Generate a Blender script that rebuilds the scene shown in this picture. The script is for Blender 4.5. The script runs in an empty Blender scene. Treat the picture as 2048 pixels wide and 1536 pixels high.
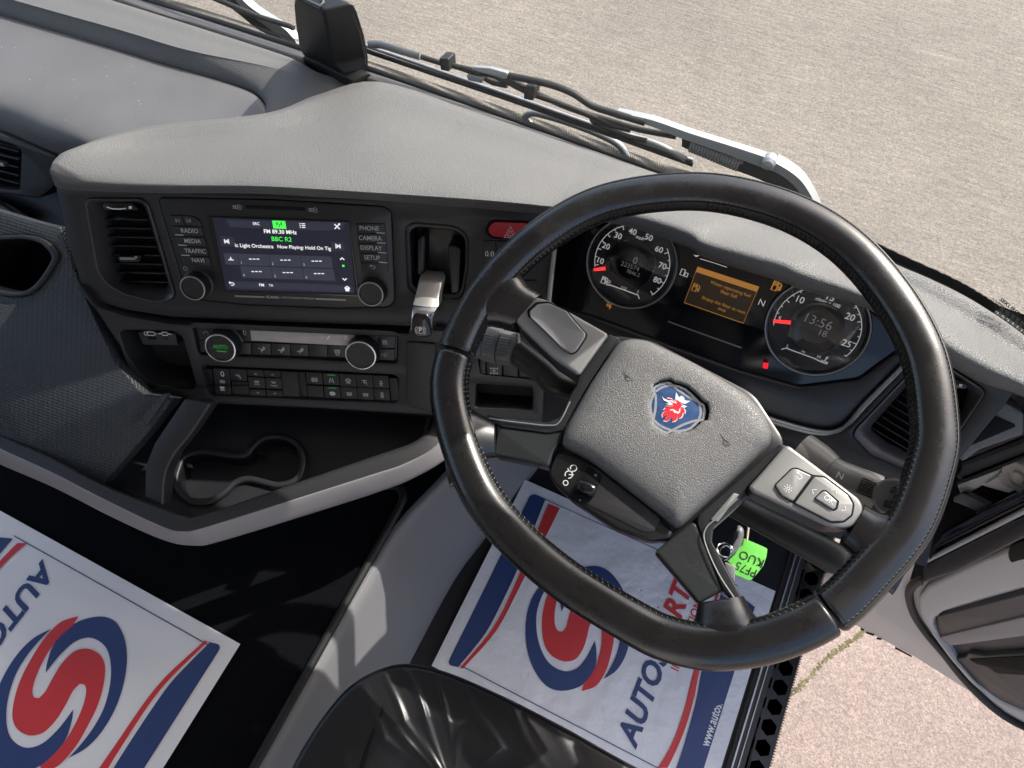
import bpy, math, random
from mathutils import Vector, Matrix
from mathutils.geometry import tessellate_polygon
random.seed(7)
R_ = math.radians
scene = bpy.context.scene
COL = scene.collection

# ---------------------------------------------------------------- camera
# vehicle axes: X to the driver's right, Y forward, Z up, metres; cab floor at z = 0
CAM_X = Vector((0.90039674, 0.43458716, -0.02048684))
CAM_Y = Vector((0.37364336, -0.79653722, -0.47530947))
CAM_Z = Vector((-0.22288192, 0.42031233, -0.87958013))
CAM_P = Vector((0, 0, 1.275))
FOC = 1450.0
cam_d = bpy.data.cameras.new("camera")
cam_d.sensor_fit = 'HORIZONTAL'; cam_d.sensor_width = 36; cam_d.lens = FOC / 2048 * 36
cam_d.clip_start = 0.01; cam_d.clip_end = 500
cam = bpy.data.objects.new("camera", cam_d); COL.objects.link(cam)
cam.matrix_world = Matrix(((CAM_X.x, -CAM_Y.x, -CAM_Z.x, CAM_P.x), (CAM_X.y, -CAM_Y.y, -CAM_Z.y, CAM_P.y),
                           (CAM_X.z, -CAM_Y.z, -CAM_Z.z, CAM_P.z), (0, 0, 0, 1)))
scene.camera = cam

# ---------------------------------------------------------------- sky, sun, exposure
SUN_EL, SUN_AZ = 45.0, 30.0          # azimuth measured from forward (+Y) towards the right (+X)
world = bpy.data.worlds.new("World"); scene.world = world; world.use_nodes = True
wn = world.node_tree.nodes; wl = world.node_tree.links
sky = wn.new("ShaderNodeTexSky"); sky.sky_type = 'NISHITA'; sky.sun_disc = False
sky.sun_elevation = R_(SUN_EL); sky.sun_rotation = R_(SUN_AZ)
sky.dust_density = 4.0; sky.air_density = 1.0
bg = wn["Background"]; bg.inputs[1].default_value = 0.15
wl.new(sky.outputs[0], bg.inputs[0])
sun_d = bpy.data.lights.new("sun", 'SUN'); sun_d.energy = 2.7; sun_d.angle = R_(0.53); sun_d.color = (1, 0.955, 0.89)
sun = bpy.data.objects.new("sun", sun_d); COL.objects.link(sun)
sdir = Vector((math.cos(R_(SUN_EL)) * math.sin(R_(SUN_AZ)), math.cos(R_(SUN_EL)) * math.cos(R_(SUN_AZ)), math.sin(R_(SUN_EL))))
sun.rotation_euler = sdir.to_track_quat('Z', 'Y').to_euler(); sun.location = (3, 3, 6)
vs = scene.view_settings
vs.view_transform = 'Standard'; vs.look = 'None'; vs.gamma = 1; vs.exposure = 1.2
try: vs.use_curve_mapping = False
except Exception: pass
scene.cycles.max_bounces = 6; scene.cycles.diffuse_bounces = 4; scene.cycles.glossy_bounces = 3; scene.cycles.transparent_max_bounces = 8
scene.cycles.sample_clamp_indirect = 6

# ---------------------------------------------------------------- materials
MATS = {}
def mat(name, col, rough=0.5, metal=0.0, spec=0.5, grain=None, noise=None, speck=None, emit=None, coat=0.0, rvar=0.0, dust=0.0):
    """grain: ('leather'|'hex'|'noise'|'ribs', scale, strength); noise: (scale, amount); speck: (scale, threshold, colour)"""
    m = bpy.data.materials.new(name); m.use_nodes = True
    nt = m.node_tree; N = nt.nodes; L = nt.links
    b = N["Principled BSDF"]
    col = tuple(col) if hasattr(col, '__len__') else (col, col, col)
    b.inputs["Base Color"].default_value = (*col, 1); b.inputs["Roughness"].default_value = rough
    b.inputs["Metallic"].default_value = metal; b.inputs["Specular IOR Level"].default_value = spec
    if coat: b.inputs["Coat Weight"].default_value = coat; b.inputs["Coat Roughness"].default_value = 0.05
    tc = N.new("ShaderNodeTexCoord")
    csock = None
    if noise:
        n = N.new("ShaderNodeTexNoise"); n.inputs["Scale"].default_value = noise[0]; n.inputs["Detail"].default_value = 6
        L.new(tc.outputs["Object"], n.inputs["Vector"])
        r = N.new("ShaderNodeMapRange"); r.inputs[3].default_value = 1 - noise[1]; r.inputs[4].default_value = 1 + noise[1]
        r.inputs[1].default_value = 0.25; r.inputs[2].default_value = 0.75
        L.new(n.outputs[0], r.inputs[0])
        mx = N.new("ShaderNodeVectorMath"); mx.operation = 'SCALE'; mx.inputs[0].default_value = col
        L.new(r.outputs[0], mx.inputs["Scale"]); csock = mx.outputs[0]
    for sp in ([speck] if speck and not isinstance(speck, list) else (speck or [])):
        v = N.new("ShaderNodeTexVoronoi"); v.inputs["Scale"].default_value = sp[0]
        L.new(tc.outputs["Object"], v.inputs["Vector"])
        lt = N.new("ShaderNodeMath"); lt.operation = 'LESS_THAN'; lt.inputs[1].default_value = sp[1]
        L.new(v.outputs["Distance"], lt.inputs[0])
        wn_ = N.new("ShaderNodeMath"); wn_.operation = 'MULTIPLY'
        sx = N.new("ShaderNodeSeparateColor"); L.new(v.outputs["Color"], sx.inputs[0])
        gt = N.new("ShaderNodeMath"); gt.operation = 'GREATER_THAN'; gt.inputs[1].default_value = sp[3] if len(sp) > 3 else 0.6
        L.new(sx.outputs[0], gt.inputs[0]); L.new(lt.outputs[0], wn_.inputs[0]); L.new(gt.outputs[0], wn_.inputs[1])
        mc = N.new("ShaderNodeMix"); mc.data_type = 'RGBA'
        L.new(wn_.outputs[0], mc.inputs["Factor"])
        if csock: L.new(csock, mc.inputs["A"])
        else: mc.inputs["A"].default_value = (*col, 1)
        mc.inputs["B"].default_value = (*sp[2], 1); csock = mc.outputs["Result"]
    if csock: L.new(csock, b.inputs["Base Color"])
    if rvar:
        n = N.new("ShaderNodeTexNoise"); n.inputs["Scale"].default_value = 28; n.inputs["Detail"].default_value = 8; n.inputs["Roughness"].default_value = 0.65
        L.new(tc.outputs["Object"], n.inputs["Vector"])
        r = N.new("ShaderNodeMapRange"); r.inputs[1].default_value = 0.3; r.inputs[2].default_value = 0.7
        r.inputs[3].default_value = max(0.02, rough - rvar); r.inputs[4].default_value = rough + rvar
        L.new(n.outputs[0], r.inputs[0]); L.new(r.outputs[0], b.inputs["Roughness"])
    if grain:
        kind, sc, st = grain[:3]
        bp = N.new("ShaderNodeBump"); bp.inputs["Strength"].default_value = st; bp.inputs["Distance"].default_value = grain[3] if len(grain) > 3 else 0.25 / sc
        if kind == 'leather':
            nz = N.new("ShaderNodeTexNoise"); nz.inputs["Scale"].default_value = sc * 0.6; nz.inputs["Detail"].default_value = 3
            L.new(tc.outputs["Object"], nz.inputs["Vector"])
            ma = N.new("ShaderNodeMixRGB"); ma.blend_type = 'LINEAR_LIGHT'; ma.inputs[0].default_value = 0.6 / sc
            L.new(tc.outputs["Object"], ma.inputs[1]); L.new(nz.outputs["Color"], ma.inputs[2])
            v = N.new("ShaderNodeTexVoronoi"); v.feature = 'DISTANCE_TO_EDGE'; v.inputs["Scale"].default_value = sc
            L.new(ma.outputs[0], v.inputs["Vector"])
            r = N.new("ShaderNodeMapRange"); r.inputs[1].default_value = 0; r.inputs[2].default_value = 0.16
            L.new(v.outputs["Distance"], r.inputs[0]); L.new(r.outputs[0], bp.inputs["Height"])
        elif kind == 'hex':
            v = N.new("ShaderNodeTexVoronoi"); v.inputs["Scale"].default_value = sc; v.inputs["Randomness"].default_value = 0.0
            mp = N.new("ShaderNodeMapping"); mp.inputs["Rotation"].default_value = grain[4] if len(grain) > 4 else (0, 0, 0); mp.inputs["Scale"].default_value = (1.0, 0.55, 1.0)
            L.new(tc.outputs["Object"], mp.inputs["Vector"]); L.new(mp.outputs[0], v.inputs["Vector"])
            L.new(v.outputs["Distance"], bp.inputs["Height"])
        else:
            n = N.new("ShaderNodeTexNoise"); n.inputs["Scale"].default_value = sc; n.inputs["Detail"].default_value = 5
            L.new(tc.outputs["Object"], n.inputs["Vector"]); L.new(n.outputs[0], bp.inputs["Height"])
        L.new(bp.outputs[0], b.inputs["Normal"])
    if emit:
        b.inputs["Emission Color"].default_value = (*emit[:3], 1); b.inputs["Emission Strength"].default_value = emit[3]
    MATS[name] = m
    return m

WHITE_SPECK = (0.30, 0.30, 0.30)
mat('dash_grain', (0.106, 0.106, 0.104), 0.58, spec=0.85, grain=('leather', 430, 0.6, 0.0006), noise=(9, 0.08))
mat('dash_smooth', (0.108, 0.108, 0.11), 0.55, spec=0.8, grain=('noise', 900, 0.25, 0.0006), noise=(14, 0.10), speck=(150, 0.10, (0.5, 0.5, 0.5), 0.86))
mat('pad_dark', (0.022, 0.022, 0.023), 0.6, grain=('leather', 330, 0.8, 0.0008))
mat('fascia', (0.011, 0.011, 0.012), 0.46, grain=('noise', 1500, 0.2, 0.0003), rvar=0.05)
mat('fascia_low', (0.016, 0.0155, 0.016), 0.5, grain=('noise', 1500, 0.2, 0.0003), rvar=0.05)
mat('gloss_black', (0.006, 0.006, 0.007), 0.12, rvar=0.04)
mat('satin_black', (0.010, 0.010, 0.011), 0.36, rvar=0.06)
mat('void', (0.003, 0.003, 0.004), 0.7, spec=0.2)
mat('button', (0.012, 0.012, 0.013), 0.42)
mat('tray_dark', (0.014, 0.015, 0.018), 0.45)
mat('tray_ring', (0.022, 0.023, 0.028), 0.42)
mat('vent_frame', (0.042, 0.039, 0.039), 0.33)
mat('knee_panel', (0.030, 0.033, 0.036), 0.46, grain=('hex', 330, 0.9, 0.0016, (0.5, 0, 0.35)))
mat('mid_grey', (0.055, 0.054, 0.056), 0.45, grain=('noise', 900, 0.2, 0.0004))
mat('bar_dark', (0.020, 0.020, 0.022), 0.5, grain=('noise', 1200, 0.3, 0.0004))
mat('bar_pale', (0.25, 0.235, 0.235), 0.5, grain=('noise', 1200, 0.2, 0.0004))
mat('carpet', (0.0045, 0.005, 0.0065), 0.95, spec=0.1, grain=('noise', 700, 1.0, 0.003), speck=(60, 0.025, (0.18, 0.18, 0.2), 0.86))
mat('tunnel_grey', (0.20, 0.197, 0.207), 0.5, grain=('noise', 1100, 0.25, 0.0004), noise=(5, 0.06))
mat('floor_rubber', (0.012, 0.013, 0.016), 0.6, grain=('noise', 300, 0.5, 0.001))
mat('wheel_leather', (0.0085, 0.0083, 0.0085), 0.26, spec=0.75, grain=('leather', 420, 0.06, 0.0004), rvar=0.09, speck=(300, 0.09, (0.05, 0.05, 0.05), 0.93))
mat('wheel_leather_low', (0.0085, 0.0083, 0.0085), 0.28, spec=0.75, grain=('leather', 420, 0.06, 0.0004), rvar=0.08)
mat('thread', (0.16, 0.155, 0.14), 0.7)
mat('thread_dark', (0.02, 0.02, 0.02), 0.5)
mat('hub_leather', (0.105, 0.102, 0.098), 0.52, spec=1.0, grain=('leather', 560, 0.6, 0.00045), noise=(12, 0.07))
mat('pod_silver', (0.24, 0.237, 0.228), 0.42, metal=0.3, grain=('noise', 2500, 0.15, 0.0002), noise=(30, 0.05))
mat('pod_side', (0.022, 0.022, 0.023), 0.42)
mat('button_silver', (0.25, 0.247, 0.237), 0.42, metal=0.3, grain=('noise', 2500, 0.15, 0.0002))
mat('trim_gloss', (0.020, 0.023, 0.024), 0.2, rvar=0.1)
mat('spoke_satin', (0.021, 0.024, 0.024), 0.33, rvar=0.08, speck=(420, 0.10, (0.12, 0.12, 0.12), 0.90))
mat('chrome', (0.62, 0.63, 0.64), 0.2, metal=1.0, rvar=0.05)
mat('silver_satin', (0.50, 0.49, 0.47), 0.38, metal=0.7, noise=(40, 0.12), rvar=0.08)
mat('silver_trim', (0.30, 0.30, 0.29), 0.35, metal=0.6)
mat('steel_worn', (0.42, 0.44, 0.46), 0.42, metal=0.8, rvar=0.1)
mat('alloy_pale', (0.34, 0.36, 0.37), 0.42, metal=0.4)
mat('rubber', (0.012, 0.013, 0.013), 0.55)
mat('seal', (0.030, 0.028, 0.028), 0.5)
mat('print_white', (0.68, 0.68, 0.68), 0.6)
mat('print_grey', (0.42, 0.42, 0.42), 0.6)
mat('print_dim', (0.18, 0.18, 0.185), 0.6)
mat('print_black', (0.012, 0.012, 0.014), 0.6)
mat('emblem_blue', (0.040, 0.085, 0.20), 0.22, noise=(160, 0.2), coat=0.5)
mat('emblem_red', (0.72, 0.030, 0.045), 0.3, coat=0.4)
mat('emblem_silver', (0.66, 0.70, 0.73), 0.25, metal=0.7)
mat('white_paint', (0.72, 0.73, 0.73), 0.35)
mat('hazard_red', (0.40, 0.006, 0.020), 0.35)
mat('lcd', (0.40, 0.36, 0.335), 0.3, noise=(60, 0.10))
mat('paper', (0.86, 0.86, 0.855), 0.55, noise=(7, 0.02))
mat('paper_dirty', (0.83, 0.83, 0.85), 0.5, noise=(16, 0.05), grain=('noise', 22, 0.35, 0.02), speck=[(55, 0.10, (0.34, 0.32, 0.29), 0.90)])
mat('ink_navy', (0.028, 0.058, 0.18), 0.45)
mat('ink_red', (0.66, 0.045, 0.050), 0.45)
mat('tag_green', (0.16, 0.62, 0.085), 0.6)
mat('string', (0.55, 0.48, 0.33), 0.8)
mat('key_grey', (0.14, 0.14, 0.145), 0.4)
mat('seat_leather', (0.008, 0.008, 0.009), 0.36, spec=0.55, grain=('leather', 300, 0.06, 0.0005), rvar=0.03)
mat('door_grey', (0.42, 0.41, 0.40), 0.45, grain=('noise', 1200, 0.2, 0.0004))
mat('door_pale', (0.58, 0.555, 0.545), 0.4, noise=(6, 0.05))
mat('door_dark', (0.055, 0.054, 0.055), 0.45, grain=('noise', 900, 0.2, 0.0004))
mat('stalk_grey', (0.13, 0.128, 0.12), 0.38, rvar=0.05)
mat('body_white', (0.80, 0.80, 0.79), 0.35, noise=(14, 0.12))
mat('dirty_white', (0.50, 0.47, 0.44), 0.5, noise=(40, 0.3))
mat('roof_lining', (0.62, 0.61, 0.60), 0.9)
mat('moss', (0.12, 0.105, 0.045), 0.9, noise=(60, 0.5))

def emis(name, col, s):
    return mat(name, (0.004, 0.004, 0.004), 0.3, emit=(*col, s))
emis('scr_bg', (0.010, 0.012, 0.028), 0.35); emis('scr_tile', (0.045, 0.05, 0.075), 0.32); emis('scr_tile2', (0.028, 0.032, 0.055), 0.35)
emis('scr_white', (0.85, 0.85, 0.88), 0.5); emis('scr_dim', (0.45, 0.45, 0.48), 0.5); emis('scr_green', (0.05, 0.66, 0.06), 0.75)
emis('amber', (0.50, 0.21, 0.035), 0.28); emis('amber_dim', (0.30, 0.13, 0.025), 0.45); emis('amber_bg', (0.05, 0.030, 0.012), 0.12)
emis('needle_red', (0.95, 0.025, 0.025), 0.9); emis('warn_red', (0.75, 0.01, 0.025), 0.6); emis('gauge_white', (0.62, 0.62, 0.62), 0.26)
emis('gauge_dim', (0.30, 0.31, 0.33), 0.14); emis('green_led', (0.03, 0.45, 0.06), 0.22); emis('icon_dim', (0.45, 0.46, 0.48), 0.22)

def glass(name, tint, fac_scale=1.0, rough=0.0):
    m = bpy.data.materials.new(name); m.use_nodes = True; N = m.node_tree.nodes; L = m.node_tree.links
    N.remove(N["Principled BSDF"]); out = N["Material Output"]
    t = N.new("ShaderNodeBsdfTransparent"); t.inputs[0].default_value = (*tint, 1)
    g = N.new("ShaderNodeBsdfGlossy"); g.inputs["Roughness"].default_value = rough
    ge = N.new("ShaderNodeNewGeometry"); dt = N.new("ShaderNodeVectorMath"); dt.operation = 'DOT_PRODUCT'
    L.new(ge.outputs["Incoming"], dt.inputs[0]); L.new(ge.outputs["Normal"], dt.inputs[1])
    def mth(op, *a):
        k = N.new("ShaderNodeMath"); k.operation = op
        for i, v in enumerate(a):
            if isinstance(v, (int, float)): k.inputs[i].default_value = v
            else: L.new(v, k.inputs[i])
        return k
    ab = mth('ABSOLUTE', dt.outputs["Value"]); iv = mth('SUBTRACT', 1.0, ab.outputs[0]); pw_ = mth('POWER', iv.outputs[0], 5.0)
    ml = mth('MULTIPLY_ADD', pw_.outputs[0], 0.93 * fac_scale, 0.06 * fac_scale)      # thin pane, two faces
    mx = N.new("ShaderNodeMixShader"); L.new(ml.outputs[0], mx.inputs[0]); L.new(t.outputs[0], mx.inputs[1]); L.new(g.outputs[0], mx.inputs[2])
    L.new(mx.outputs[0], out.inputs[0]); MATS[name] = m; return m
glass('glass', (0.95, 0.965, 0.955), 0.8)
glass('gauge_glass', (0.93, 0.93, 0.95), 0.9, 0.03)

def frit_mat():
    m = bpy.data.materials.new('frit'); m.use_nodes = True; N = m.node_tree.nodes; L = m.node_tree.links
    b = N["Principled BSDF"]; b.inputs["Base Color"].default_value = (0.10, 0.105, 0.105, 1); b.inputs["Roughness"].default_value = 0.55
    tc = N.new("ShaderNodeTexCoord"); v = N.new("ShaderNodeTexVoronoi"); v.inputs["Scale"].default_value = 420; v.inputs["Randomness"].default_value = 0
    L.new(tc.outputs["Object"], v.inputs["Vector"])
    lt = N.new("ShaderNodeMath"); lt.operation = 'LESS_THAN'; lt.inputs[1].default_value = 0.52; L.new(v.outputs["Distance"], lt.inputs[0])
    L.new(lt.outputs[0], b.inputs["Alpha"]); MATS['frit'] = m
frit_mat()

def ground_mat(name, base, streak, pebble, sc=1.0):
    m = bpy.data.materials.new(name); m.use_nodes = True; N = m.node_tree.nodes; L = m.node_tree.links
    b = N["Principled BSDF"]; b.inputs["Roughness"].default_value = 0.75; b.inputs["Specular IOR Level"].default_value = 0.35
    tc = N.new("ShaderNodeTexCoord")
    mp = N.new("ShaderNodeMapping"); mp.inputs["Rotation"].default_value = (0, 0, R_(-18)); mp.inputs["Scale"].default_value = (4.0 * sc, 30 * sc, 1)
    L.new(tc.outputs["Object"], mp.inputs["Vector"])
    n1 = N.new("ShaderNodeTexNoise"); n1.inputs["Scale"].default_value = 2.2; n1.inputs["Detail"].default_value = 6; L.new(mp.outputs[0], n1.inputs["Vector"])
    n2 = N.new("ShaderNodeTexNoise"); n2.inputs["Scale"].default_value = 55 * sc; n2.inputs["Detail"].default_value = 6; n2.inputs["Roughness"].default_value = 0.7; L.new(tc.outputs["Object"], n2.inputs["Vector"])
    n3 = N.new("ShaderNodeTexNoise"); n3.inputs["Scale"].default_value = 1.3; n3.inputs["Detail"].default_value = 4; L.new(tc.outputs["Object"], n3.inputs["Vector"])
    v = N.new("ShaderNodeTexVoronoi"); v.inputs["Scale"].default_value = 38 * sc; L.new(tc.outputs["Object"], v.inputs["Vector"])
    def rng(src, a, c, lo, hi):
        r = N.new("ShaderNodeMapRange"); r.inputs[1].default_value = a; r.inputs[2].default_value = c; r.inputs[3].default_value = lo; r.inputs[4].default_value = hi
        L.new(src, r.inputs[0]); return r.outputs[0]
    def mul(a, c):
        k = N.new("ShaderNodeMath"); k.operation = 'MULTIPLY'; L.new(a, k.inputs[0]); L.new(c, k.inputs[1]); return k.outputs[0]
    f = mul(rng(n1.outputs[0], 0.3, 0.7, 1 - streak, 1 + streak), rng(n2.outputs[0], 0.3, 0.7, 1 - pebble, 1 + pebble))
    f = mul(f, rng(n3.outputs[0], 0.3, 0.7, 0.86, 1.12))
    f = mul(f, rng(v.outputs["Distance"], 0.0, 0.12, 0.72, 1.0))
    for sc2, am in ((210, 0.26), (95, 0.10)):
        v2 = N.new("ShaderNodeTexVoronoi"); v2.inputs["Scale"].default_value = sc2 * sc; L.new(tc.outputs["Object"], v2.inputs["Vector"])
        s2 = N.new("ShaderNodeSeparateColor"); L.new(v2.outputs["Color"], s2.inputs[0]); f = mul(f, rng(s2.outputs[0], 0, 1, 1 - am, 1 + am))
    s = N.new("ShaderNodeVectorMath"); s.operation = 'SCALE'; s.inputs[0].default_value = base; L.new(f, s.inputs["Scale"]); L.new(s.outputs[0], b.inputs["Base Color"])
    bp = N.new("ShaderNodeBump"); bp.inputs["Strength"].default_value = 0.7; bp.inputs["Distance"].default_value = 0.006
    L.new(f, bp.inputs["Height"]); L.new(bp.outputs[0], b.inputs["Normal"]); MATS[name] = m
ground_mat('yard_ground', (0.200, 0.176, 0.146), 0.15, 0.11)
ground_mat('pink_slab', (0.262, 0.205, 0.176), 0.04, 0.09, 1.1)

# ---------------------------------------------------------------- geometry helpers
def ray(x, y):
    a, b = (x - 1024) / FOC, (y - 768) / FOC
    return CAM_X * a + CAM_Y * b + CAM_Z
def hz(x, y, z):                                     # the point at height z seen at photo pixel x, y
    r = ray(x, y); return CAM_P + r * ((z - CAM_P.z) / r.z)
class Fr:                                            # a plane with axes: u right, v up the plane, n towards the viewer
    def __init__(s, O, n, u):
        s.O = Vector(O); s.n = Vector(n).normalized(); u = Vector(u); s.u = (u - s.n * u.dot(s.n)).normalized(); s.v = s.n.cross(s.u)
    def p(s, x, y, h=0):
        r = ray(x, y); return CAM_P + r * (((s.O + s.n * h - CAM_P).dot(s.n)) / r.dot(s.n))
    def uv(s, x, y, h=0):
        q = s.p(x, y, h) - s.O; return (q.dot(s.u), q.dot(s.v))
    def w(s, a, b, h=0): return s.O + s.u * a + s.v * b + s.n * h
    def L(s, pts, h=0): return [s.uv(x, y, h) for x, y in pts]
def zz(off, sc, pts):                                # crop coordinates -> photo pixels
    return [(off[0] + x * sc, off[1] + y * sc) for x, y in pts]

def link(name, verts, faces, m, parent=None, angle=35, mats=None, fmat=None):
    me = bpy.data.meshes.new(name); me.from_pydata([tuple(v) for v in verts], [], faces); me.validate()
    return linkm(name, me, m, parent, angle, mats, fmat)
def linkm(name, me, m, parent=None, angle=35, mats=None, fmat=None):
    for q in (mats or [m]): me.materials.append(MATS[q])
    if fmat and len(fmat) == len(me.polygons): me.polygons.foreach_set('material_index', fmat)
    if angle is not None:
        me.polygons.foreach_set('use_smooth', [True] * len(me.polygons)); me.set_sharp_from_angle(angle=R_(angle))
    o = bpy.data.objects.new(name, me); COL.objects.link(o)
    if parent is not None:
        o.parent = parent
        if parent.parent is None: o.matrix_parent_inverse = Matrix.Translation(-parent.location)
    return o
def tag(o, label=None, cat=None, group=None, kind=None):
    if label: o['label'] = label
    if cat: o['category'] = cat
    if group: o['group'] = group
    if kind: o['kind'] = kind
    return o
def thing(name, label, cat, loc, group=None):
    o = bpy.data.objects.new(name, None); o.empty_display_size = 0.05; COL.objects.link(o); o.location = loc
    return tag(o, label, cat, group)

def area(l): return 0.5 * sum(l[i][0] * l[(i + 1) % len(l)][1] - l[(i + 1) % len(l)][0] * l[i][1] for i in range(len(l)))
def fillet(pts, r, seg=4):
    n = len(pts); out = []
    for i in range(n):
        p = Vector(pts[i]); a = Vector(pts[i - 1]); b = Vector(pts[(i + 1) % n]); rr = r[i] if hasattr(r, '__len__') else r
        da, db = (a - p), (b - p); la, lb = da.length, db.length
        if rr <= 0 or la < 1e-9 or lb < 1e-9: out.append(tuple(p)); continue
        da /= la; db /= lb; t = min(rr, la * 0.45, lb * 0.45); q0 = p + da * t; q1 = p + db * t
        for k in range(seg + 1):
            s = k / seg; out.append(tuple(q0 * (1 - s) ** 2 + p * 2 * s * (1 - s) + q1 * s * s))
    return out
def catmull(pts, n=6, closed=False):
    P = [Vector(p) for p in pts]; out = []; m = len(P); rng = range(m) if closed else range(m - 1)
    for i in rng:
        p1, p2 = P[i], P[(i + 1) % m]
        p0 = P[i - 1] if (closed or i > 0) else p1 * 2 - p2
        p3 = P[(i + 2) % m] if (closed or i < m - 2) else p2 * 2 - p1
        for k in range(n):
            t = k / n
            out.append(0.5 * ((2 * p1) + (p2 - p0) * t + (2 * p0 - 5 * p1 + 4 * p2 - p3) * t * t + (3 * p1 - p0 - 3 * p2 + p3) * t ** 3))
    if not closed: out.append(P[-1].copy())
    return out
def sm(pts, n=6): return [tuple(p) for p in catmull(pts, n, True)]
def circ(c, r, n=40, ry=None): return [(c[0] + r * math.cos(2 * math.pi * k / n), c[1] + (ry or r) * math.sin(2 * math.pi * k / n)) for k in range(n)]
def inset(loop, d):
    n = len(loop); out = []
    for i in range(n):
        p, a, b = loop[i], loop[i - 1], loop[(i + 1) % n]
        e0 = (p[0] - a[0], p[1] - a[1]); e1 = (b[0] - p[0], b[1] - p[1])
        l0 = math.hypot(*e0) or 1e-9; l1 = math.hypot(*e1) or 1e-9
        n0 = (-e0[1] / l0, e0[0] / l0); n1 = (-e1[1] / l1, e1[0] / l1)
        bx, by = n0[0] + n1[0], n0[1] + n1[1]; bl = bx * bx + by * by
        k = 2 * d / bl if bl > 0.35 else d / max(bl, 0.1) ** 0.5
        out.append((p[0] + bx * k, p[1] + by * k))
    return out
def clean(l):
    out = [p for i, p in enumerate(l) if math.hypot(p[0] - l[i - 1][0], p[1] - l[i - 1][1]) > 1e-5]; return out
def prism(name, fr, loops, h0, h1, m, parent=None, bev=0.001, seg=2, back=False, angle=35, side=None):
    """a plate with rounded front edge: loops[0] outline, the rest holes; fr-plane coordinates; h0 back, h1 front"""
    if isinstance(loops[0][0], (int, float)): loops = [loops]
    V, F = [], []; caps = []; capidx = []; fm = []
    for li, l in enumerate(loops):
        l = clean([tuple(p) for p in l]); a = area(l)
        if (li == 0) != (a > 0): l = l[::-1]
        rings = [(l, h0)]
        if bev > 0:
            rings.append((l, h1 - bev))
            for k in range(1, seg + 1):
                t = math.pi / 2 * k / seg; rings.append((inset(l, bev * (1 - math.cos(t))), h1 - bev + bev * math.sin(t)))
        else: rings.append((l, h1))
        n = len(l); base = len(V)
        for q, h in rings: V += [fr.w(a_, b_, h) for a_, b_ in q]
        for k in range(len(rings) - 1):
            for i in range(n):
                j = (i + 1) % n; F.append((base + k * n + i, base + k * n + j, base + (k + 1) * n + j, base + (k + 1) * n + i)); fm.append(1 if (side and k == 0) else 0)
        caps.append(rings[-1][0]); capidx += list(range(base + (len(rings) - 1) * n, base + len(rings) * n))
        if back and li == 0: bk = list(range(base, base + n))
    for t in tessellate_polygon([[Vector((x, y, 0)) for x, y in c] for c in caps]):
        a, b, c = (capidx[i] for i in t)
        nn = (V[b] - V[a]).cross(V[c] - V[a])
        F.append((a, b, c) if nn.dot(fr.n) > 0 else (a, c, b)); fm.append(0)
    if back: F.append(tuple(bk[::-1])); fm.append(1 if side else 0)
    return link(name, V, F, m, parent, angle, [m, side] if side else None, fm if side else None)
def plate(name, fr, px, h, th, m, parent=None, r=0.002, bev=0.0008, **k):   # pixel outline whose front face lies at h
    return prism(name, fr, fillet(fr.L(px, h), r), h - th, h, m, parent, bev, **k)
def pillow(name, fr, loop, h0, prof, m, parent=None, angle=60, center=None, fn=None):
    """rings shrinking to the centre: prof = [(scale, height)...], first at the rim"""
    l = clean(loop)
    if area(l) < 0: l = l[::-1]
    cx = center[0] if center else sum(p[0] for p in l) / len(l); cy = center[1] if center else sum(p[1] for p in l) / len(l)
    V = [fr.w(x, y, h0) for x, y in l]; F = []; n = len(l)
    for s, h in prof:
        for x, y in l:
            a, b = cx + (x - cx) * s, cy + (y - cy) * s; V.append(fr.w(a, b, h + (fn(a, b, s) if fn else 0)))
    for k in range(len(prof)):
        for i in range(n):
            j = (i + 1) % n; F.append((k * n + i, k * n + j, (k + 1) * n + j, (k + 1) * n + i))
    V.append(fr.w(cx, cy, prof[-1][1] + (fn(cx, cy, 0) if fn else 0))); b = len(prof) * n
    for i in range(n): F.append((b + i, b + (i + 1) % n, len(V) - 1))
    return link(name, V, F, m, parent, angle)
def lathe(name, fr, c, prof, m, parent=None, n=36, angle=35, mats=None, bands=None, cap=True):
    V, F, fm = [], [], []
    for r, h in prof:
        for k in range(n):
            t = 2 * math.pi * k / n; V.append(fr.w(c[0] + r * math.cos(t), c[1] + r * math.sin(t), h))
    for q in range(len(prof) - 1):
        for k in range(n):
            j = (k + 1) % n; F.append((q * n + k, q * n + j, (q + 1) * n + j, (q + 1) * n + k)); fm.append(bands[q] if bands else 0)
    if cap: F.append(tuple(range((len(prof) - 1) * n, len(prof) * n))); fm.append(bands[-1] if bands else 0)
    return link(name, V, F, m, parent, angle, mats, fm if mats else None)
def tube_data(path, r, seg=10, closed=False, up=None, flat=1.0):
    P = [Vector(p) for p in path]; n = len(P); V, F = [], []
    nrm = None
    for i in range(n):
        a = P[i - 1] if (closed or i > 0) else P[i]; b = P[(i + 1) % n] if (closed or i < n - 1) else P[i]
        t = (b - a).normalized()
        if up is not None: nr = Vector(up) - t * Vector(up).dot(t)
        elif nrm is None: nr = t.orthogonal()
        else: nr = nrm - t * nrm.dot(t)
        nr.normalize(); nrm = nr; bi = t.cross(nr); rr = r[i] if hasattr(r, '__len__') else r
        for k in range(seg):
            q = 2 * math.pi * k / seg; V.append(P[i] + nr * (rr * math.cos(q) * flat) + bi * (rr * math.sin(q)))
    for i in range(n if closed else n - 1):
        j = (i + 1) % n
        for k in range(seg):
            l = (k + 1) % seg; F.append((i * seg + k, i * seg + l, j * seg + l, j * seg + k))
    if not closed: F.append(tuple(range(seg))[::-1]); F.append(tuple(range((n - 1) * seg, n * seg)))
    return V, F
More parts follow.
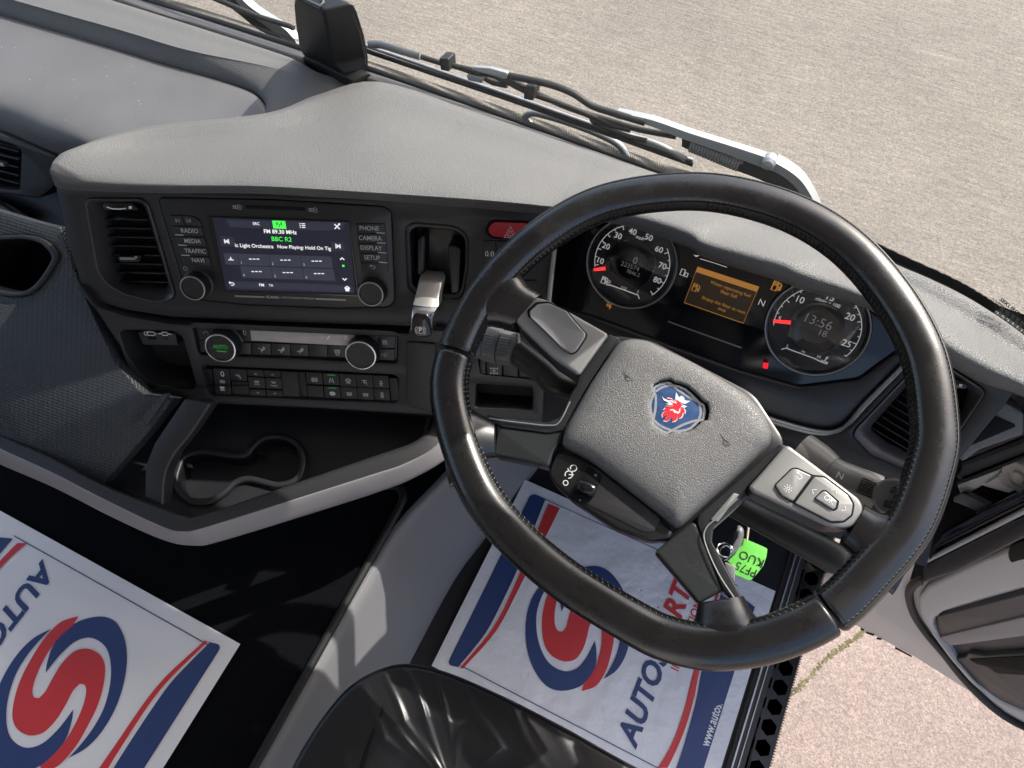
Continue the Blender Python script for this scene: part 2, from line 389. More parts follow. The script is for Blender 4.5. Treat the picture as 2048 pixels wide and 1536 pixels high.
def tube(name, path, r, m, parent=None, seg=10, closed=False, up=None, flat=1.0, angle=50):
    V, F = tube_data(path, r, seg, closed, up, flat); return link(name, V, F, m, parent, angle)
def loft(name, rows, m, parent=None, sub=4, subu=4, angle=50, close_u=False):
    """rows of 3D control points (same count) -> smooth surface"""
    cr = [catmull(r, subu, close_u) for r in rows]; n = len(cr[0])
    cols = [catmull([r[i] for r in cr], sub) for i in range(n)]; k = len(cols[0])
    V = [cols[i][j] for j in range(k) for i in range(n)]; F = []
    for j in range(k - 1):
        for i in range(n if close_u else n - 1):
            i2 = (i + 1) % n; F.append((j * n + i, j * n + i2, (j + 1) * n + i2, (j + 1) * n + i))
    return link(name, V, F, m, parent, angle)
def box(name, fr, a0, b0, a1, b1, h0, h1, m, parent=None, bev=0.001):
    return prism(name, fr, [(a0, b0), (a1, b0), (a1, b1), (a0, b1)], h0, h1, m, parent, bev, back=True)

# ---- flat print: lettering and symbols
_tc = {}
def glyphs(s, bold=0.0, shear=0.0):
    k = (s, bold, shear)
    if k not in _tc:
        c = bpy.data.curves.new('glyphs', 'FONT'); c.body = s; c.size = 1; c.align_x = 'CENTER'; c.align_y = 'CENTER'; c.offset = bold; c.shear = shear; c.resolution_u = 3
        o = bpy.data.objects.new('glyphs', c); me = bpy.data.meshes.new_from_object(o)
        _tc[k] = ([v.co.copy() for v in me.vertices], [tuple(p.vertices) for p in me.polygons])
        bpy.data.objects.remove(o); bpy.data.meshes.remove(me); bpy.data.curves.remove(c)
    return _tc[k]
def text(s, fr, c, size, m, parent, h, rot=0.0, bold=0.0, shear=0.0, sx=1.0, name='lettering', warp=None, fit=None):
    vs_, fs = glyphs(s, bold, shear)
    if fit: size = min(size * 1.3, fit / (max(v.x for v in vs_) - min(v.x for v in vs_)) / sx)
    ca, sa = math.cos(R_(rot)), math.sin(R_(rot)); V = []
    for v in vs_:
        x, y = v.x * size * sx, v.y * size; a, b = c[0] + x * ca - y * sa, c[1] + x * sa + y * ca
        V.append(fr.w(a, b, h + (warp(a, b) if warp else 0)))
    return link(name, V, fs, m, parent, None)
def ribbon_data(fr, lines, w, h, V, F, warp=None):
    for ln in lines:
        n = len(ln); closed = n > 2 and ln[0] == ln[-1]
        if closed: ln = ln[:-1]; n -= 1
        b0 = len(V)
        for i in range(n):
            p = ln[i]; a = ln[i - 1] if (closed or i > 0) else p; b = ln[(i + 1) % n] if (closed or i < n - 1) else p
            dx, dy = b[0] - a[0], b[1] - a[1]; l = math.hypot(dx, dy) or 1e-9; nx, ny = -dy / l * w / 2, dx / l * w / 2
            for s in (1, -1):
                q = (p[0] + s * nx, p[1] + s * ny); V.append(fr.w(q[0], q[1], h + (warp(*q) if warp else 0)))
        for i in range(n if closed else n - 1):
            j = (i + 1) % n; F.append((b0 + 2 * i, b0 + 2 * i + 1, b0 + 2 * j + 1, b0 + 2 * j))
def ribbon(name, fr, lines, w, h, m, parent, warp=None):
    V, F = [], []; ribbon_data(fr, lines, w, h, V, F, warp); return link(name, V, F, m, parent, None)
def flat(name, fr, loops, h, m, parent, warp=None):
    if isinstance(loops[0][0], (int, float)): loops = [loops]
    V = []; 
    for l in loops: V += [fr.w(x, y, h + (warp(x, y) if warp else 0)) for x, y in l]
    F = [tuple(t) for t in tessellate_polygon([[Vector((x, y, 0)) for x, y in l] for l in loops])]
    F = [f if (V[f[1]] - V[f[0]]).cross(V[f[2]] - V[f[0]]).dot(fr.n) > 0 else f[::-1] for f in F]
    return link(name, V, F, m, parent, None)
def sym(name, fr, c, s, strokes, w, h, m, parent, rot=0):     # strokes in a unit box, centre c, size s
    ca, sa = math.cos(R_(rot)), math.sin(R_(rot))
    T = lambda p: (c[0] + (p[0] * ca - p[1] * sa) * s, c[1] + (p[0] * sa + p[1] * ca) * s)
    return ribbon(name, fr, [[T(p) for p in l] for l in strokes], w, h, m, parent)
def arc(cx, cy, r, a0, a1, n=10, ry=None): return [(cx + r * math.cos(R_(a0 + (a1 - a0) * k / n)), cy + (ry or r) * math.sin(R_(a0 + (a1 - a0) * k / n))) for k in range(n + 1)]

# ---------------------------------------------------------------- reference planes of the cab
def horiz(a): return Vector((math.cos(R_(a)), math.sin(R_(a)), 0))
FAS = Fr(CAM_P + ray(560, 500) * 0.86, (0.312, -0.769, 0.558), horiz(22.1))          # centre fascia, turned to the driver
CLU = Fr(CAM_P + ray(1450, 600) * 0.85, (0, -0.766, 0.643), (1, 0, 0))               # instrument cluster
RFA = Fr(CAM_P + ray(1800, 850) * 0.80, (-0.17, -0.72, 0.67), horiz(-13))            # right end of the fascia
KNE = Fr(hz(200, 900, 0.41), (0.10, -0.60, 0.80), (1, 0, 0))                          # left lower panel
_t, _s = R_(13.66), R_(-3.02)
WN = Vector((math.sin(_s), -math.sin(_t) * math.cos(_s), math.cos(_t) * math.cos(_s)))
WHO = Vector((-0.0072, 0.3290, 0.6920))
_W = Fr(WHO, WN, (1, 0, 0))
WHL = Fr(WHO, WN, _W.p(1650, 1010) - _W.p(1110, 650))                                 # steering wheel, turned a little
FLOOR = Fr((0, 0, 0), (0, 0, 1), (1, 0, 0))
TUN_Z = 0.19
Z1 = lambda pts: zz((0, 0), 0.3418, pts)
Z2 = lambda pts: zz((560, 0), 0.3418, pts)
Z3 = lambda pts: zz((1100, 100), 0.29297, pts)
Z4 = lambda pts: zz((1500, 300), 0.26758, pts)
Z5 = lambda pts: zz((150, 370), 0.3418, pts)
Z6 = lambda pts: zz((750, 400), 0.24414, pts)
Z7 = lambda pts: zz((1090, 420), 0.3418, pts)
ZB = lambda pts: zz((200, 740), 0.3711, pts)
ZM = lambda pts: zz((0, 960), 0.375, pts)
ZR = lambda pts: zz((850, 950), 0.3906, pts)
ZV = lambda pts: zz((1500, 700), 0.26758, pts)
ZD = lambda pts: zz((1500, 1050), 0.3164, pts)
ZH = lambda pts: zz((860, 550), 0.3418, pts)
ZE = lambda pts: zz((1280, 740), 0.09117, pts)
ZK = lambda pts: zz((1400, 1000), 0.11719, pts)
ZC = lambda pts: zz((380, 640), 0.21484, pts)
ZO = lambda pts: zz((1820, 860), 0.18225, pts)
ZX = lambda pts: zz((400, 0), 0.18555, pts)

# ================================================================ THE SETTING
def sheet(name, pts, m, kind='structure'):
    o = link(name, pts, [tuple(range(len(pts)))], m, None, None); o['kind'] = kind; return o
GZ = -1.25
sheet('ground', [(-150, -150, GZ), (150, -150, GZ), (150, 150, GZ), (-150, 150, GZ)], 'yard_ground')
sheet('concrete_slab', [(0.2, -4, GZ + 0.004), (6, -4, GZ + 0.004), (6, 1.75, GZ + 0.004), (0.2, 1.75, GZ + 0.004)], 'pink_slab')
GRD = Fr((0, 0, GZ + 0.004), (0, 0, 1), (1, 0, 0))
mossV, mossF = [], []
mline = [GRD.uv(x, y) for x, y in ZD([(130, 1190), (230, 1090), (340, 1000), (480, 850), (600, 760), (700, 690), (800, 600)])]
mp = catmull([(x, y, 0) for x, y in mline], 40)
for i, q in enumerate(mp):
    for k in range(3):
        if random.random() < 0.25 + 0.4 * math.sin(i * 0.11) ** 2:
            r = random.uniform(0.002, 0.005); cx, cy = q.x + random.gauss(0, 0.0035), q.y + random.gauss(0, 0.0035); b = len(mossV); n = 6
            for j in range(n): mossV.append(GRD.w(cx + r * math.cos(j * 1.047 + k), cy + r * math.sin(j * 1.047 + k), 0.001))
            mossV.append(GRD.w(cx, cy, r * 0.7))
            for j in range(n): mossF.append((b + j, b + (j + 1) % n, b + n))
tag(link('moss', mossV, mossF, 'moss', None, 60), 'yellow green moss in the joint of the pink concrete outside the door', 'moss', kind='stuff')

# cab floor, engine tunnel, shell
sheet('cab_floor', [(-0.262, -1.0, 0), (0.268, -1.0, 0), (0.268, 0.80, 0), (-0.262, 0.80, 0)], 'floor_rubber')
tz = TUN_Z
edge = [hz(x, y, tz) for x, y in [(470, 1610), (560, 1440), (680, 1225), (770, 1068), (806, 1000), (800, 978), (770, 972), (600, 1010), (420, 1060), (330, 1050), (200, 985), (-60, 850)]]
carpet = sheet('tunnel_carpet', [Vector((-1.7, -1.0, tz)), Vector((edge[0].x, -1.0, tz))] + edge + [Vector((-1.7, edge[-1].y, tz))], 'carpet')
lip = [hz(x, y, tz + 0.004) for x, y in [(450, 1636), (560, 1442), (680, 1227), (770, 1068), (800, 1012), (806, 992), (795, 974), (760, 972)]]
tun = thing('engine_tunnel', 'light grey engine tunnel side with black rubber lip beside the carpet', 'engine tunnel', (-0.29, 0, 0))
tube('rubber_lip', catmull(lip, 6), 0.0065, 'rubber', tun, seg=8)
rows = []
for y in (-1.0, -0.4, -0.1, 0.1, 0.22, 0.30, 0.40, 0.55):
    k = 0 if y < 0.2 else (y - 0.2) * 0.25
    xt = hz(680, 1225, tz).x + .003
    rows.append([Vector((xt + k, y, tz + 0.002)), Vector((xt + .008 + k, y, tz + 0.003)), Vector((xt + .014 + k, y, tz - 0.002)), Vector((xt + .020 + k, y, tz - 0.014)),
                 Vector((-0.296 + k * .9, y, 0.12)), Vector((-0.272 + k * .8, y, 0.06)), Vector((-0.247 + k * .7, y, -0.002))])
loft('side_panel', rows, 'tunnel_grey', tun, sub=3, subu=3)
sheet('cab_roof', [(-1.75, -1.25, 1.62), (0.50, -1.25, 1.62), (0.50, 0.62, 1.49), (0.42, 0.67, 1.46), (-1.65, 0.67, 1.46), (-1.75, 0.60, 1.49)], 'roof_lining')
sheet('cab_kick_sun_block', [(0.40, 0.60, -0.05), (0.40, 0.72, -0.05), (0.40, 0.72, 0.66), (0.40, 0.54, 0.66), (0.40, 0.50, 0.52), (0.40, 0.58, 0.35)], 'void')  # hidden side panel added to block sun from the driver's mat
FL2 = Fr((0, 0, 0), (0, 0, 1), (1, 0, 0))
ap_ = [[Vector((x, y, z)) for x, y in ((.365 + k, .52 - j), (.47 + k, .56 - j), (.47 + k, .69 - j), (.385 + k, .70 - j))] for z, k, j in ((.57, 0, 0), (.70, .01, .01), (.85, .02, .02))]
V_ = [v for r in ap_ for v in r]; F_ = [(a * 4 + i, a * 4 + (i + 1) % 4, a * 4 + 4 + (i + 1) % 4, a * 4 + 4 + i) for a in range(2) for i in range(4)]
o = link('cab_pillar_sun_block', V_, F_, 'mid_grey', None, 40); o['kind'] = 'structure'  # unseen pillar stub added against sun on the mat, short to clear the hub
sheet('added_visor_blocker', [(-0.02, 0.62, 1.47), (0.42, 0.62, 1.47), (0.40, 0.58, 1.13), (-0.02, 0.58, 1.13)], 'roof_lining')  # unseen sheet added to keep sun off the seat and mats
sheet('added_sun_blocker', [(-1.6, 0.56, 1.47), (0.035, 0.56, 1.47), (0.035, 0.575, 0.935), (-0.12, 0.578, 0.893), (-0.36, 0.578, 0.895), (-0.47, 0.578, 0.99), (-1.6, 0.578, 0.99)], 'roof_lining')  # unseen, added; stepped lower edge shades mats and carpet, leaves the pad lit
sheet('cab_underfloor', [(-1.75, -1.25, -0.03), (0.262, -1.25, -0.03), (0.262, 0.74, -0.03), (-1.75, 0.74, -0.03)], 'void')
sheet('cab_rear_wall', [(-1.75, -1.25, -0.2), (0.50, -1.25, -0.2), (0.50, -1.25, 1.62), (-1.75, -1.25, 1.62)], 'roof_lining')
sheet('cab_side_wall', [(-1.75, -1.25, -0.2), (-1.75, 0.60, -0.2), (-1.75, 0.60, 0.62), (-1.75, -1.25, 0.62)], 'mid_grey')
sheet('cab_bulkhead', [(-1.75, 0.72, -0.2), (0.45, 0.70, -0.2), (0.42, 0.66, 0.575), (-1.75, 0.72, 0.575)], 'void')

# ================================================================ DASHBOARD
dash = thing('dashboard', 'dark grey grained truck dashboard running under the windscreen', 'dashboard', (-0.4, 0.6, 0.45))
WLINE = [(-160, -140), (60, -75), (250, -10), (420, 43), (590, 98), (731, 141), (900, 199), (1100, 270), (1260, 327), (1330, 352), (1500, 402), (1640, 458), (1778, 524), (1901, 581), (1982, 631), (2046, 677), (2130, 750)]
wbase = catmull([hz(x, y, 0.603) for x, y in WLINE], 5)
# main pad
ST = [((100, 340), (99, 344), (99, 350)), ((113, 318), (109, 348), (111, 367)), ((152, 296), (146, 358), (148, 374)), ((300, 266), (300, 366), (300, 380)), ((540, 238), (500, 367), (495, 381)),
      ((640, 200), (640, 373), (637, 388)), ((762, 172), (762, 380), (757, 395)), ((950, 234), (930, 392), (925, 408)), ((1110, 290), (1040, 402), (1035, 418)),
      ((1190, 318), (1105, 409), (1103, 425)), ((1262, 343), (1160, 411), (1160, 433)), ((1390, 385), (1268, 427), (1254, 448)), ((1480, 412), (1377, 461), (1372, 489)),
      ((1560, 440), (1408, 482), (1410, 510)), ((1660, 480), (1500, 508), (1500, 540)), ((1740, 518), (1568, 527), (1567, 560)), ((1800, 548), (1600, 543), (1605, 575)), ((1850, 570), (1732, 591), (1739, 615)),
      ((1920, 604), (1850, 660), (1850, 694)), ((1985, 645), (1960, 725), (1955, 756)), ((2046, 692), (2046, 765), (2040, 785)), ((2140, 770), (2150, 820), (2140, 840))]
rows = []
for i, (f, s, e) in enumerate(ST):
    if i <= 10:
        hs = 0.028; S = FAS.p(*s, hs); E_ = FAS.p(*e, hs - 0.009); U = FAS.p(e[0], e[1] + 6, 0.012)
    elif i <= 17:
        S = CLU.p(*s, 0.035); E_ = CLU.p(*e, 0.026); U = CLU.p(e[0], e[1] + 5, 0.006)
    else:
        S = RFA.p(*s, 0.03); E_ = RFA.p(*e, 0.021); U = RFA.p(e[0], e[1] + 6, 0.012)
    if i == 0: E_ = S + Vector((0, 0, -.012)); U = S + Vector((.004, .004, -.02))
    F_ = hz(*f, 0.604 if i >= 5 else (0.622 if i > 3 else 0.632 if i == 3 else S.z - 0.006))
    M1 = F_.lerp(S, 0.35) + Vector((0, 0, 0.006 if 5 <= i <= 10 else 0.003)); M2 = F_.lerp(S, 0.8) + Vector((0, 0, 0.004))
    D0 = F_ - Vector((0, -0.004, 0.20))
    if i <= 2: D0 = F_ - Vector((0, 0, (.010, .018, .035)[i]))
    if i == 0:
        F_ = S + Vector((0, .001, -.001)); M1 = S + Vector((-.0005, .0006, -.0005)); M2 = S.copy(); E_ = S + Vector((.0, -.0006, -.006)); U = S + Vector((.002, .002, -.012)); D0 = S + Vector((.002, .003, -.010))
    rows.append([D0, F_, M1, M2, S, E_.lerp(S, 0.45) + FAS.n * (0.0035 if i > 1 else .001 * i), E_, U])
def loft_sharp(name, rows, m, parent, sub):                 # smooth along the length, corners kept across
    n = len(rows[0]); cols = [catmull([r[i] for r in rows], sub) for i in range(n)]; k = len(cols[0])
    V, F = [], []
    for j in range(k):
        c = [cols[i][j] for i in range(n)]; seg = catmull(c, 4); V += seg
    q = len(seg)
    for j in range(k - 1):
        for i in range(q - 1): F.append((j * q + i, j * q + i + 1, (j + 1) * q + i + 1, (j + 1) * q + i))
    return link(name, V, F, m, parent, 60)
loft_sharp('top_pad', rows, 'dash_grain', dash, 5)
# pale trim strip at the windscreen foot and the black seal
strip = [(hz(x, y, 0.6035), hz(x + 14, y + 19, 0.606)) for x, y in WLINE]
loft('screen_trim', [[a, a.lerp(b, .5) + Vector((0, 0, .002)), b, b - Vector((0, 0.004, 0.02))] for a, b in strip], 'dash_smooth', dash, sub=4, subu=2)
tube('screen_seal', [p + Vector((0, 0.006, -0.003)) for p in wbase], 0.0055, 'rubber', dash, seg=8)
# ridge behind the tray
RA = [(-160, -118), (60, -50), (222, 0), (400, 56), (560, 108), (600, 125), (650, 150), (735, 165)]
RB = [(-165, -58), (40, 2), (239, 58), (376, 99), (540, 133), (600, 150), (660, 170), (745, 195)]
RC = [(-160, -20), (41, 37), (300, 115), (472, 165), (528, 196), (546, 240), (690, 212), (800, 240)]
rows = []
for a, b, c, zb in zip(RA, RB, RC, (.611, .611, .611, .611, .610, .606, .599, .590)):
    A, B, C_ = hz(*a, min(.606, zb)), hz(*b, zb), hz(*c, min(0.590, zb - .012))
    rows.append([A + Vector((0, .01, -.03)), A, A.lerp(B, .5) + Vector((0, 0, .001)), B, B.lerp(C_, .12) + Vector((0, 0, .0008)), C_, C_ - Vector((0, 0, 0.02))])
loft_sharp('ridge', rows, 'dash_grain', dash, 5)
# smooth tray lid in front of the passenger
TR = [[(-160, -12), (35, 42), (150, 75), (300, 122), (465, 170), (520, 200), (538, 240)], [(-165, 100), (0, 120), (130, 150), (270, 185), (420, 218), (490, 230), (535, 252)],
      [(-170, 165), (-10, 190), (110, 232), (240, 292), (400, 305), (470, 305), (530, 300)], [(-170, 200), (-10, 228), (100, 270), (230, 316), (395, 325), (460, 325), (525, 320)], [(-170, 240), (-10, 272), (95, 306), (220, 340), (390, 345), (450, 345), (520, 340)]]
tz_ = [0.587, 0.586, 0.580, 0.564, 0.530]
rows = [[hz(x, y, z) for x, y in r] for r, z in zip(TR, tz_)]
rows = [[q - Vector((0, 0, 0.02)) for q in rows[0]]] + rows
loft('tray_lid', rows, 'dash_smooth', dash, sub=5, subu=5)
# left lower face with its air vent
LVP = Fr(hz(50, 330, 0.515), (0.10, -0.86, 0.50), (1, 0.04, 0))
prism('passenger_face', LVP, [fillet(LVP.L([(-170, 215), (0, 268), (112, 312), (108, 372), (76, 398), (0, 388), (-170, 350)]), 0.006),
      fillet(LVP.L([(-120, 255), (0, 283), (30, 292), (42, 302), (38, 380), (0, 378), (-120, 345)]), 0.004)], -0.03, 0.0, 'fascia_low', dash, 0.003)
lv = plate('air_vent', LVP, [(-120, 255), (0, 283), (30, 292), (42, 302), (38, 380), (0, 378), (-120, 345)], -0.026, 0.004, 'void', dash, 0.004)
for k in range(5):
    y0 = 300 + k * 16; plate('slat', LVP, [(-120, y0 - 38), (37, y0 + 2), (37, y0 + 5), (-120, y0 - 34)], -0.010, 0.012, 'satin_black', lv, 0, 0.0005)
plate('vent_tab', LVP, [(-20, 318), (6, 326), (8, 334), (-20, 330)], -0.004, 0.008, 'silver_trim', lv, 0.001)
prism('lower_face', LVP, LVP.L([(-170, 330), (75, 385), (112, 360), (175, 372), (260, 620), (150, 640), (-170, 500)], -0.035), -0.06, -0.035, 'fascia', dash, 0.002)
# left lower grained panel with bottle holder
kp = [(-90, 395), (60, 440), (120, 455), (142, 525), (172, 600), (228, 722), (285, 790), (345, 800), (300, 860), (205, 968), (0, 872), (-100, 815)]
bh = [(20, 470), (65, 471), (97, 483), (119, 508), (114, 529), (82, 574), (48, 593), (0, 590), (-45, 572), (-70, 525), (-40, 480)]
prism('knee_panel', KNE, [KNE.L(kp), sm(KNE.L(bh), 5)], -0.02, 0.0, 'knee_panel', dash, 0.002)
bl = sm(KNE.L(bh), 5); bc = (sum(p[0] for p in bl) / len(bl), sum(p[1] for p in bl) / len(bl))
bi = [(bc[0] + (x - bc[0]) * .84, bc[1] + (y - bc[1]) * .84) for x, y in bl]
br = prism('bottle_holder', KNE, [bl, bi], -0.05, 0.004, 'fascia_low', dash, 0.003)
pillow('holder_cup', KNE, bi, 0.0, [(1, -0.001), (.95, -.05), (.9, -.07), (.5, -.071)], 'void', br)
plate('pull_flap', LVP, [(-90, 380), (0, 410), (46, 437), (0, 486), (-90, 520)], -0.005, 0.012, 'mid_grey', dash, 0.003)

# centre fascia, upper part, with openings for the vent, the radio, the brake lever
V1 = Z5([(60, 100), (85, 78), (390, 78), (432, 115), (587, 640), (570, 668), (485, 692), (290, 642), (190, 585), (130, 500)])
RADIO = Z5([(487, 90), (505, 72), (1150, 85), (1810, 125), (1852, 160), (1873, 680), (1835, 716), (1540, 722), (1000, 702), (730, 672), (650, 632)])
LEVREC = zz((800, 440), .16931, [(60, 90), (150, 30), (640, 70), (760, 140), (805, 230), (800, 600), (745, 880), (690, 935), (420, 930), (170, 870), (90, 800)])
HAZ = Z6([(905, 245), (930, 195), (965, 168), (1240, 180), (1330, 215), (1370, 270), (1320, 325), (1130, 322), (955, 310), (915, 275)])
UPF = [(110, 372), (300, 374), (560, 378), (800, 392), (1000, 408), (1118, 425), (1112, 520), (1098, 640), (1095, 660), (850, 654), (560, 645), (340, 634), (250, 620), (190, 602), (165, 578), (140, 500)]
fas = thing('centre_fascia', 'matt black centre fascia angled towards the driver, left of the wheel', 'fascia', FAS.O)
prism('upper_panel', FAS, [fillet(FAS.L(UPF), 0.006)] + [fillet(FAS.L(q), 0.006) for q in (V1, RADIO, LEVREC)] + [fillet(FAS.L(HAZ), .003)], -0.03, 0.0, 'fascia', fas, 0.002)
# lower panel, standing a little proud
LOF = [(152, 566), (190, 612), (250, 632), (340, 648), (560, 659), (850, 668), (1000, 672), (1090, 672), (1085, 850), (862, 832), (640, 818), (430, 808), (335, 788), (280, 752), (225, 672), (180, 604)]
BIN = Z5([(262, 868), (285, 852), (570, 858), (625, 890), (708, 1170), (690, 1197), (640, 1197), (420, 1152), (340, 1105)])
CLIM = ZC([(20, 62), (45, 45), (1890, 125), (1932, 150), (1928, 390), (1890, 402), (1700, 395), (95, 325), (75, 305)])
SWI = ZC([(112, 455), (135, 432), (1020, 470), (1890, 515), (1938, 540), (1932, 760), (1890, 772), (200, 705), (170, 685)])
LOWBTN = Z6([(845, 1295), (1290, 1330), (1290, 1470), (865, 1430)])
LOWSLOT = Z6([(830, 1510), (1290, 1540), (1290, 1720), (820, 1700)])
LH = 0.007
prism('lower_panel', FAS, [fillet(FAS.L(LOF, LH), 0.008)] + [fillet(FAS.L(q, LH), 0.004) for q in (BIN, CLIM, SWI, LOWBTN, LOWSLOT)], -0.035, LH, 'fascia_low', fas, 0.003)
prism('backing', FAS, FAS.L([(130, 380), (1118, 425), (1090, 850), (430, 808), (240, 700)], -0.05), -0.055, -0.05, 'void', fas, 0.001)
prism('joint', FAS, FAS.L([(150, 540), (190, 590), (340, 626), (850, 646), (1090, 650), (1090, 690), (850, 680), (340, 660), (190, 625)], -0.012), -0.03, -0.012, 'void', fas, 0.001)
# open storage bin with usb insert
bn = pillow('storage_bin', FAS, fillet(FAS.L(BIN, LH), 0.004), LH - 0.001, [(1.0, LH - 0.002), (.97, LH - .006), (.93, -0.03), (.90, -0.045), (.6, -.046)], 'fascia_low', fas, 40)
us = plate('usb_insert', FAS, Z5([(365, 862), (585, 868), (602, 938), (400, 937)]), -0.004, 0.03, 'fascia_low', bn, 0.002)
plate('usb_port', FAS, Z5([(425, 884), (472, 886), (478, 905), (428, 904)]), -0.0035, 0.004, 'void', bn, 0.0005, 0.0002)
lathe('aux_port', FAS, FAS.uv(*Z5([(533, 896)])[0], -.004), [(0.0026, -0.008), (0.0026, -0.0035), (0.0018, -0.0035), (0.0018, -.006)], 'void', bn, 16)
c = FAS.uv(*Z5([(440, 870)])[0], -0.0038)
sym('port_symbol', FAS, c, 0.0085, [[(-.9, -.25), (-.5, -.25), (-.35, .3), (.5, .3), (.9, 0), (.5, -.3), (-.35, -.3), (-.5, .25), (-.9, .25), (-.9, -.25)]], 0.0011, -0.0038, 'print_white', bn)
c = FAS.uv(*Z5([(525, 871)])[0], -0.0038)
sym('port_symbol', FAS, c, 0.0085, [[(-1, 0), (-.4, 0)], [(-.4, .25), (.3, .25), (.6, 0), (.3, -.25), (-.4, -.25), (-.4, .25)], [(.6, 0), (1, 0)]], 0.0011, -0.0038, 'print_white', bn)

# knee bolster closing the dash under the steering column
kb_ = [[(-.275, .345, .395), (-.12, .37, .385), (.05, .385, .385), (.22, .395, .395), (.33, .40, .41)], [(-.265, .38, .42), (-.12, .41, .415), (.05, .42, .415), (.22, .43, .42), (.32, .44, .44)], [(-.235, .47, .475), (-.12, .495, .475), (.05, .50, .475), (.22, .50, .475), (.31, .49, .48)], [(-.22, .56, .52), (-.12, .56, .52), (.05, .56, .52), (.22, .55, .52), (.31, .54, .52)]]
loft('knee_bolster', [[Vector(p) for p in r] for r in kb_], 'fascia', dash, 4, 4)

# ================================================================ AIR VENT (left of the radio)
def vent(parent, fr, outer_px, inner_px, h0, tab=None):
    vt = prism('air_vent', fr, [fillet(fr.L(outer_px, h0), 0.005), fillet(fr.L(inner_px, h0 - .012), 0.003)], h0 - 0.003, h0 - 0.0005, 'vent_frame', parent, 0.0008)
    return vt
o_ = fillet(FAS.L(V1, -0.001), 0.005, 5)
I1 = Z5([(150, 108), (395, 108), (420, 150), (552, 590), (510, 610), (300, 592), (255, 570), (215, 520)])
fv = thing('radio_vent', 'tall black air vent with silver tab left of the radio', 'air vent', FAS.p(260, 500))
def funnel(name, fr, outer, inner, h0, h1, m, parent):        # sloping frame between two loops of the same point count
    def resample(l, n):
        d = [0]; 
        for i in range(len(l)): d.append(d[-1] + math.dist(l[i], l[(i + 1) % len(l)]))
        out = []
        for k in range(n):
            t = d[-1] * k / n; i = max(j for j in range(len(l)) if d[j] <= t); s = (t - d[i]) / max(d[i + 1] - d[i], 1e-9)
            a, b = l[i], l[(i + 1) % len(l)]; out.append((a[0] + (b[0] - a[0]) * s, a[1] + (b[1] - a[1]) * s))
        return out
    n = 96
    if area(outer) < 0: outer = outer[::-1]
    if area(inner) < 0: inner = inner[::-1]
    A = resample(outer, n); B0 = resample(inner, n * 4)
    cx = sum(p[0] for p in B0) / len(B0); cy = sum(p[1] for p in B0) / len(B0)
    best = min(range(len(B0)), key=lambda k: math.dist(B0[k], A[0])); B = [B0[(best + 4 * k) % len(B0)] for k in range(n)]
    V, F = [], []
    rim = inset(A, 0.0022)
    for l, h in ((A, h0 - .004), (A, h0 + .0012), (inset(A, .0008), h0 + .002), (rim, h0 + 0.0016), ([(a[0] * .5 + b[0] * .5, a[1] * .5 + b[1] * .5) for a, b in zip(rim, B)], h0 * .35 + h1 * .65 + .004), (B, h1), (B, h1 - .02)):
        V += [fr.w(x, y, h) for x, y in l]
    for r in range(6):
        for k in range(n): j = (k + 1) % n; F.append((r * n + k, r * n + j, (r + 1) * n + j, (r + 1) * n + k))
    return link(name, V, F, m, parent, 40)
funnel('vent_frame', FAS, fillet(FAS.L(V1), .006), fillet(FAS.L(I1, -.016), .004), 0.0, -0.016, 'vent_frame', fv)
for k in range(8):
    t = k / 7; yl = 195 + t * 365; xl = 158 + t * 98; xr = 425 + t * 122
    q = Z5([(xl, yl), (xr, yl + 6), (xr + 1, yl + 14), (xl + 2, yl + 8)])
    plate('slat', FAS, q, -0.019, 0.014, 'satin_black', fv, 0, 0.0005)
tb = plate('vent_tab', FAS, Z5([(245, 418), (390, 412), (372, 452), (262, 452)]), -0.008, 0.014, 'gloss_black', fv, 0.0015)
ribbon('tab_edge', FAS, [FAS.L(Z5([(262, 430), (345, 432), (362, 418)]), -0.0078)], 0.0028, -0.0078, 'silver_trim', tb)
tw = plate('thumb_wheel', FAS, Z5([(160, 118), (178, 102), (330, 106), (372, 142), (360, 150), (172, 148)]), -0.004, 0.014, 'gloss_black', fv, 0.002)
ribbon('wheel_mark', FAS, [FAS.L(Z5([(185, 128), (215, 139), (260, 141), (300, 137)]), -0.0038)], 0.0013, -0.0038, 'print_white', tw)
flat('wheel_mark', FAS, FAS.L(Z5([(314, 124), (332, 124), (332, 139), (314, 139)]), -0.0038), -0.0038, 'print_white', tw)
plate('duct', FAS, I1, -0.045, 0.003, 'void', fv)

# ================================================================ RADIO
ru = thing('infotainment_unit', 'black touchscreen radio unit with knobs and lit screen in the centre fascia', 'radio', FAS.p(560, 500))
prism('bezel', FAS, [fillet(FAS.L(RADIO, 0.001), 0.006)], -0.03, 0.001, 'satin_black', ru, 0.0018, 3)
SCR = Z5([(800, 192), (1598, 218), (1642, 640), (880, 618)])
rec = Z5([(768, 182), (1605, 212), (1662, 655), (865, 628)])
H = 0.0012
prism('screen_frame', FAS, [fillet(FAS.L(rec, 0.003), .002), FAS.L(SCR, .003)], 0.0005, 0.003, 'gloss_black', ru, 0.0003)
sc = plate('screen', FAS, SCR, 0.0018, 0.002, 'scr_bg', ru, 0.001, 0)
def zt(pts, h): return FAS.L(Z5(pts), h)
hs = 0.0021; ht = 0.0023
plate('top_tile', FAS, Z5([(880, 203), (1578, 222), (1565, 262), (1500, 262), (1490, 268), (1150, 258), (910, 246)]), hs, .0002, 'scr_tile2', sc, .0005, 0)
plate('green_tile', FAS, Z5([(1153, 208), (1229, 211), (1237, 257), (1161, 254)]), hs + .0001, .0002, 'scr_green', sc, 0, 0)
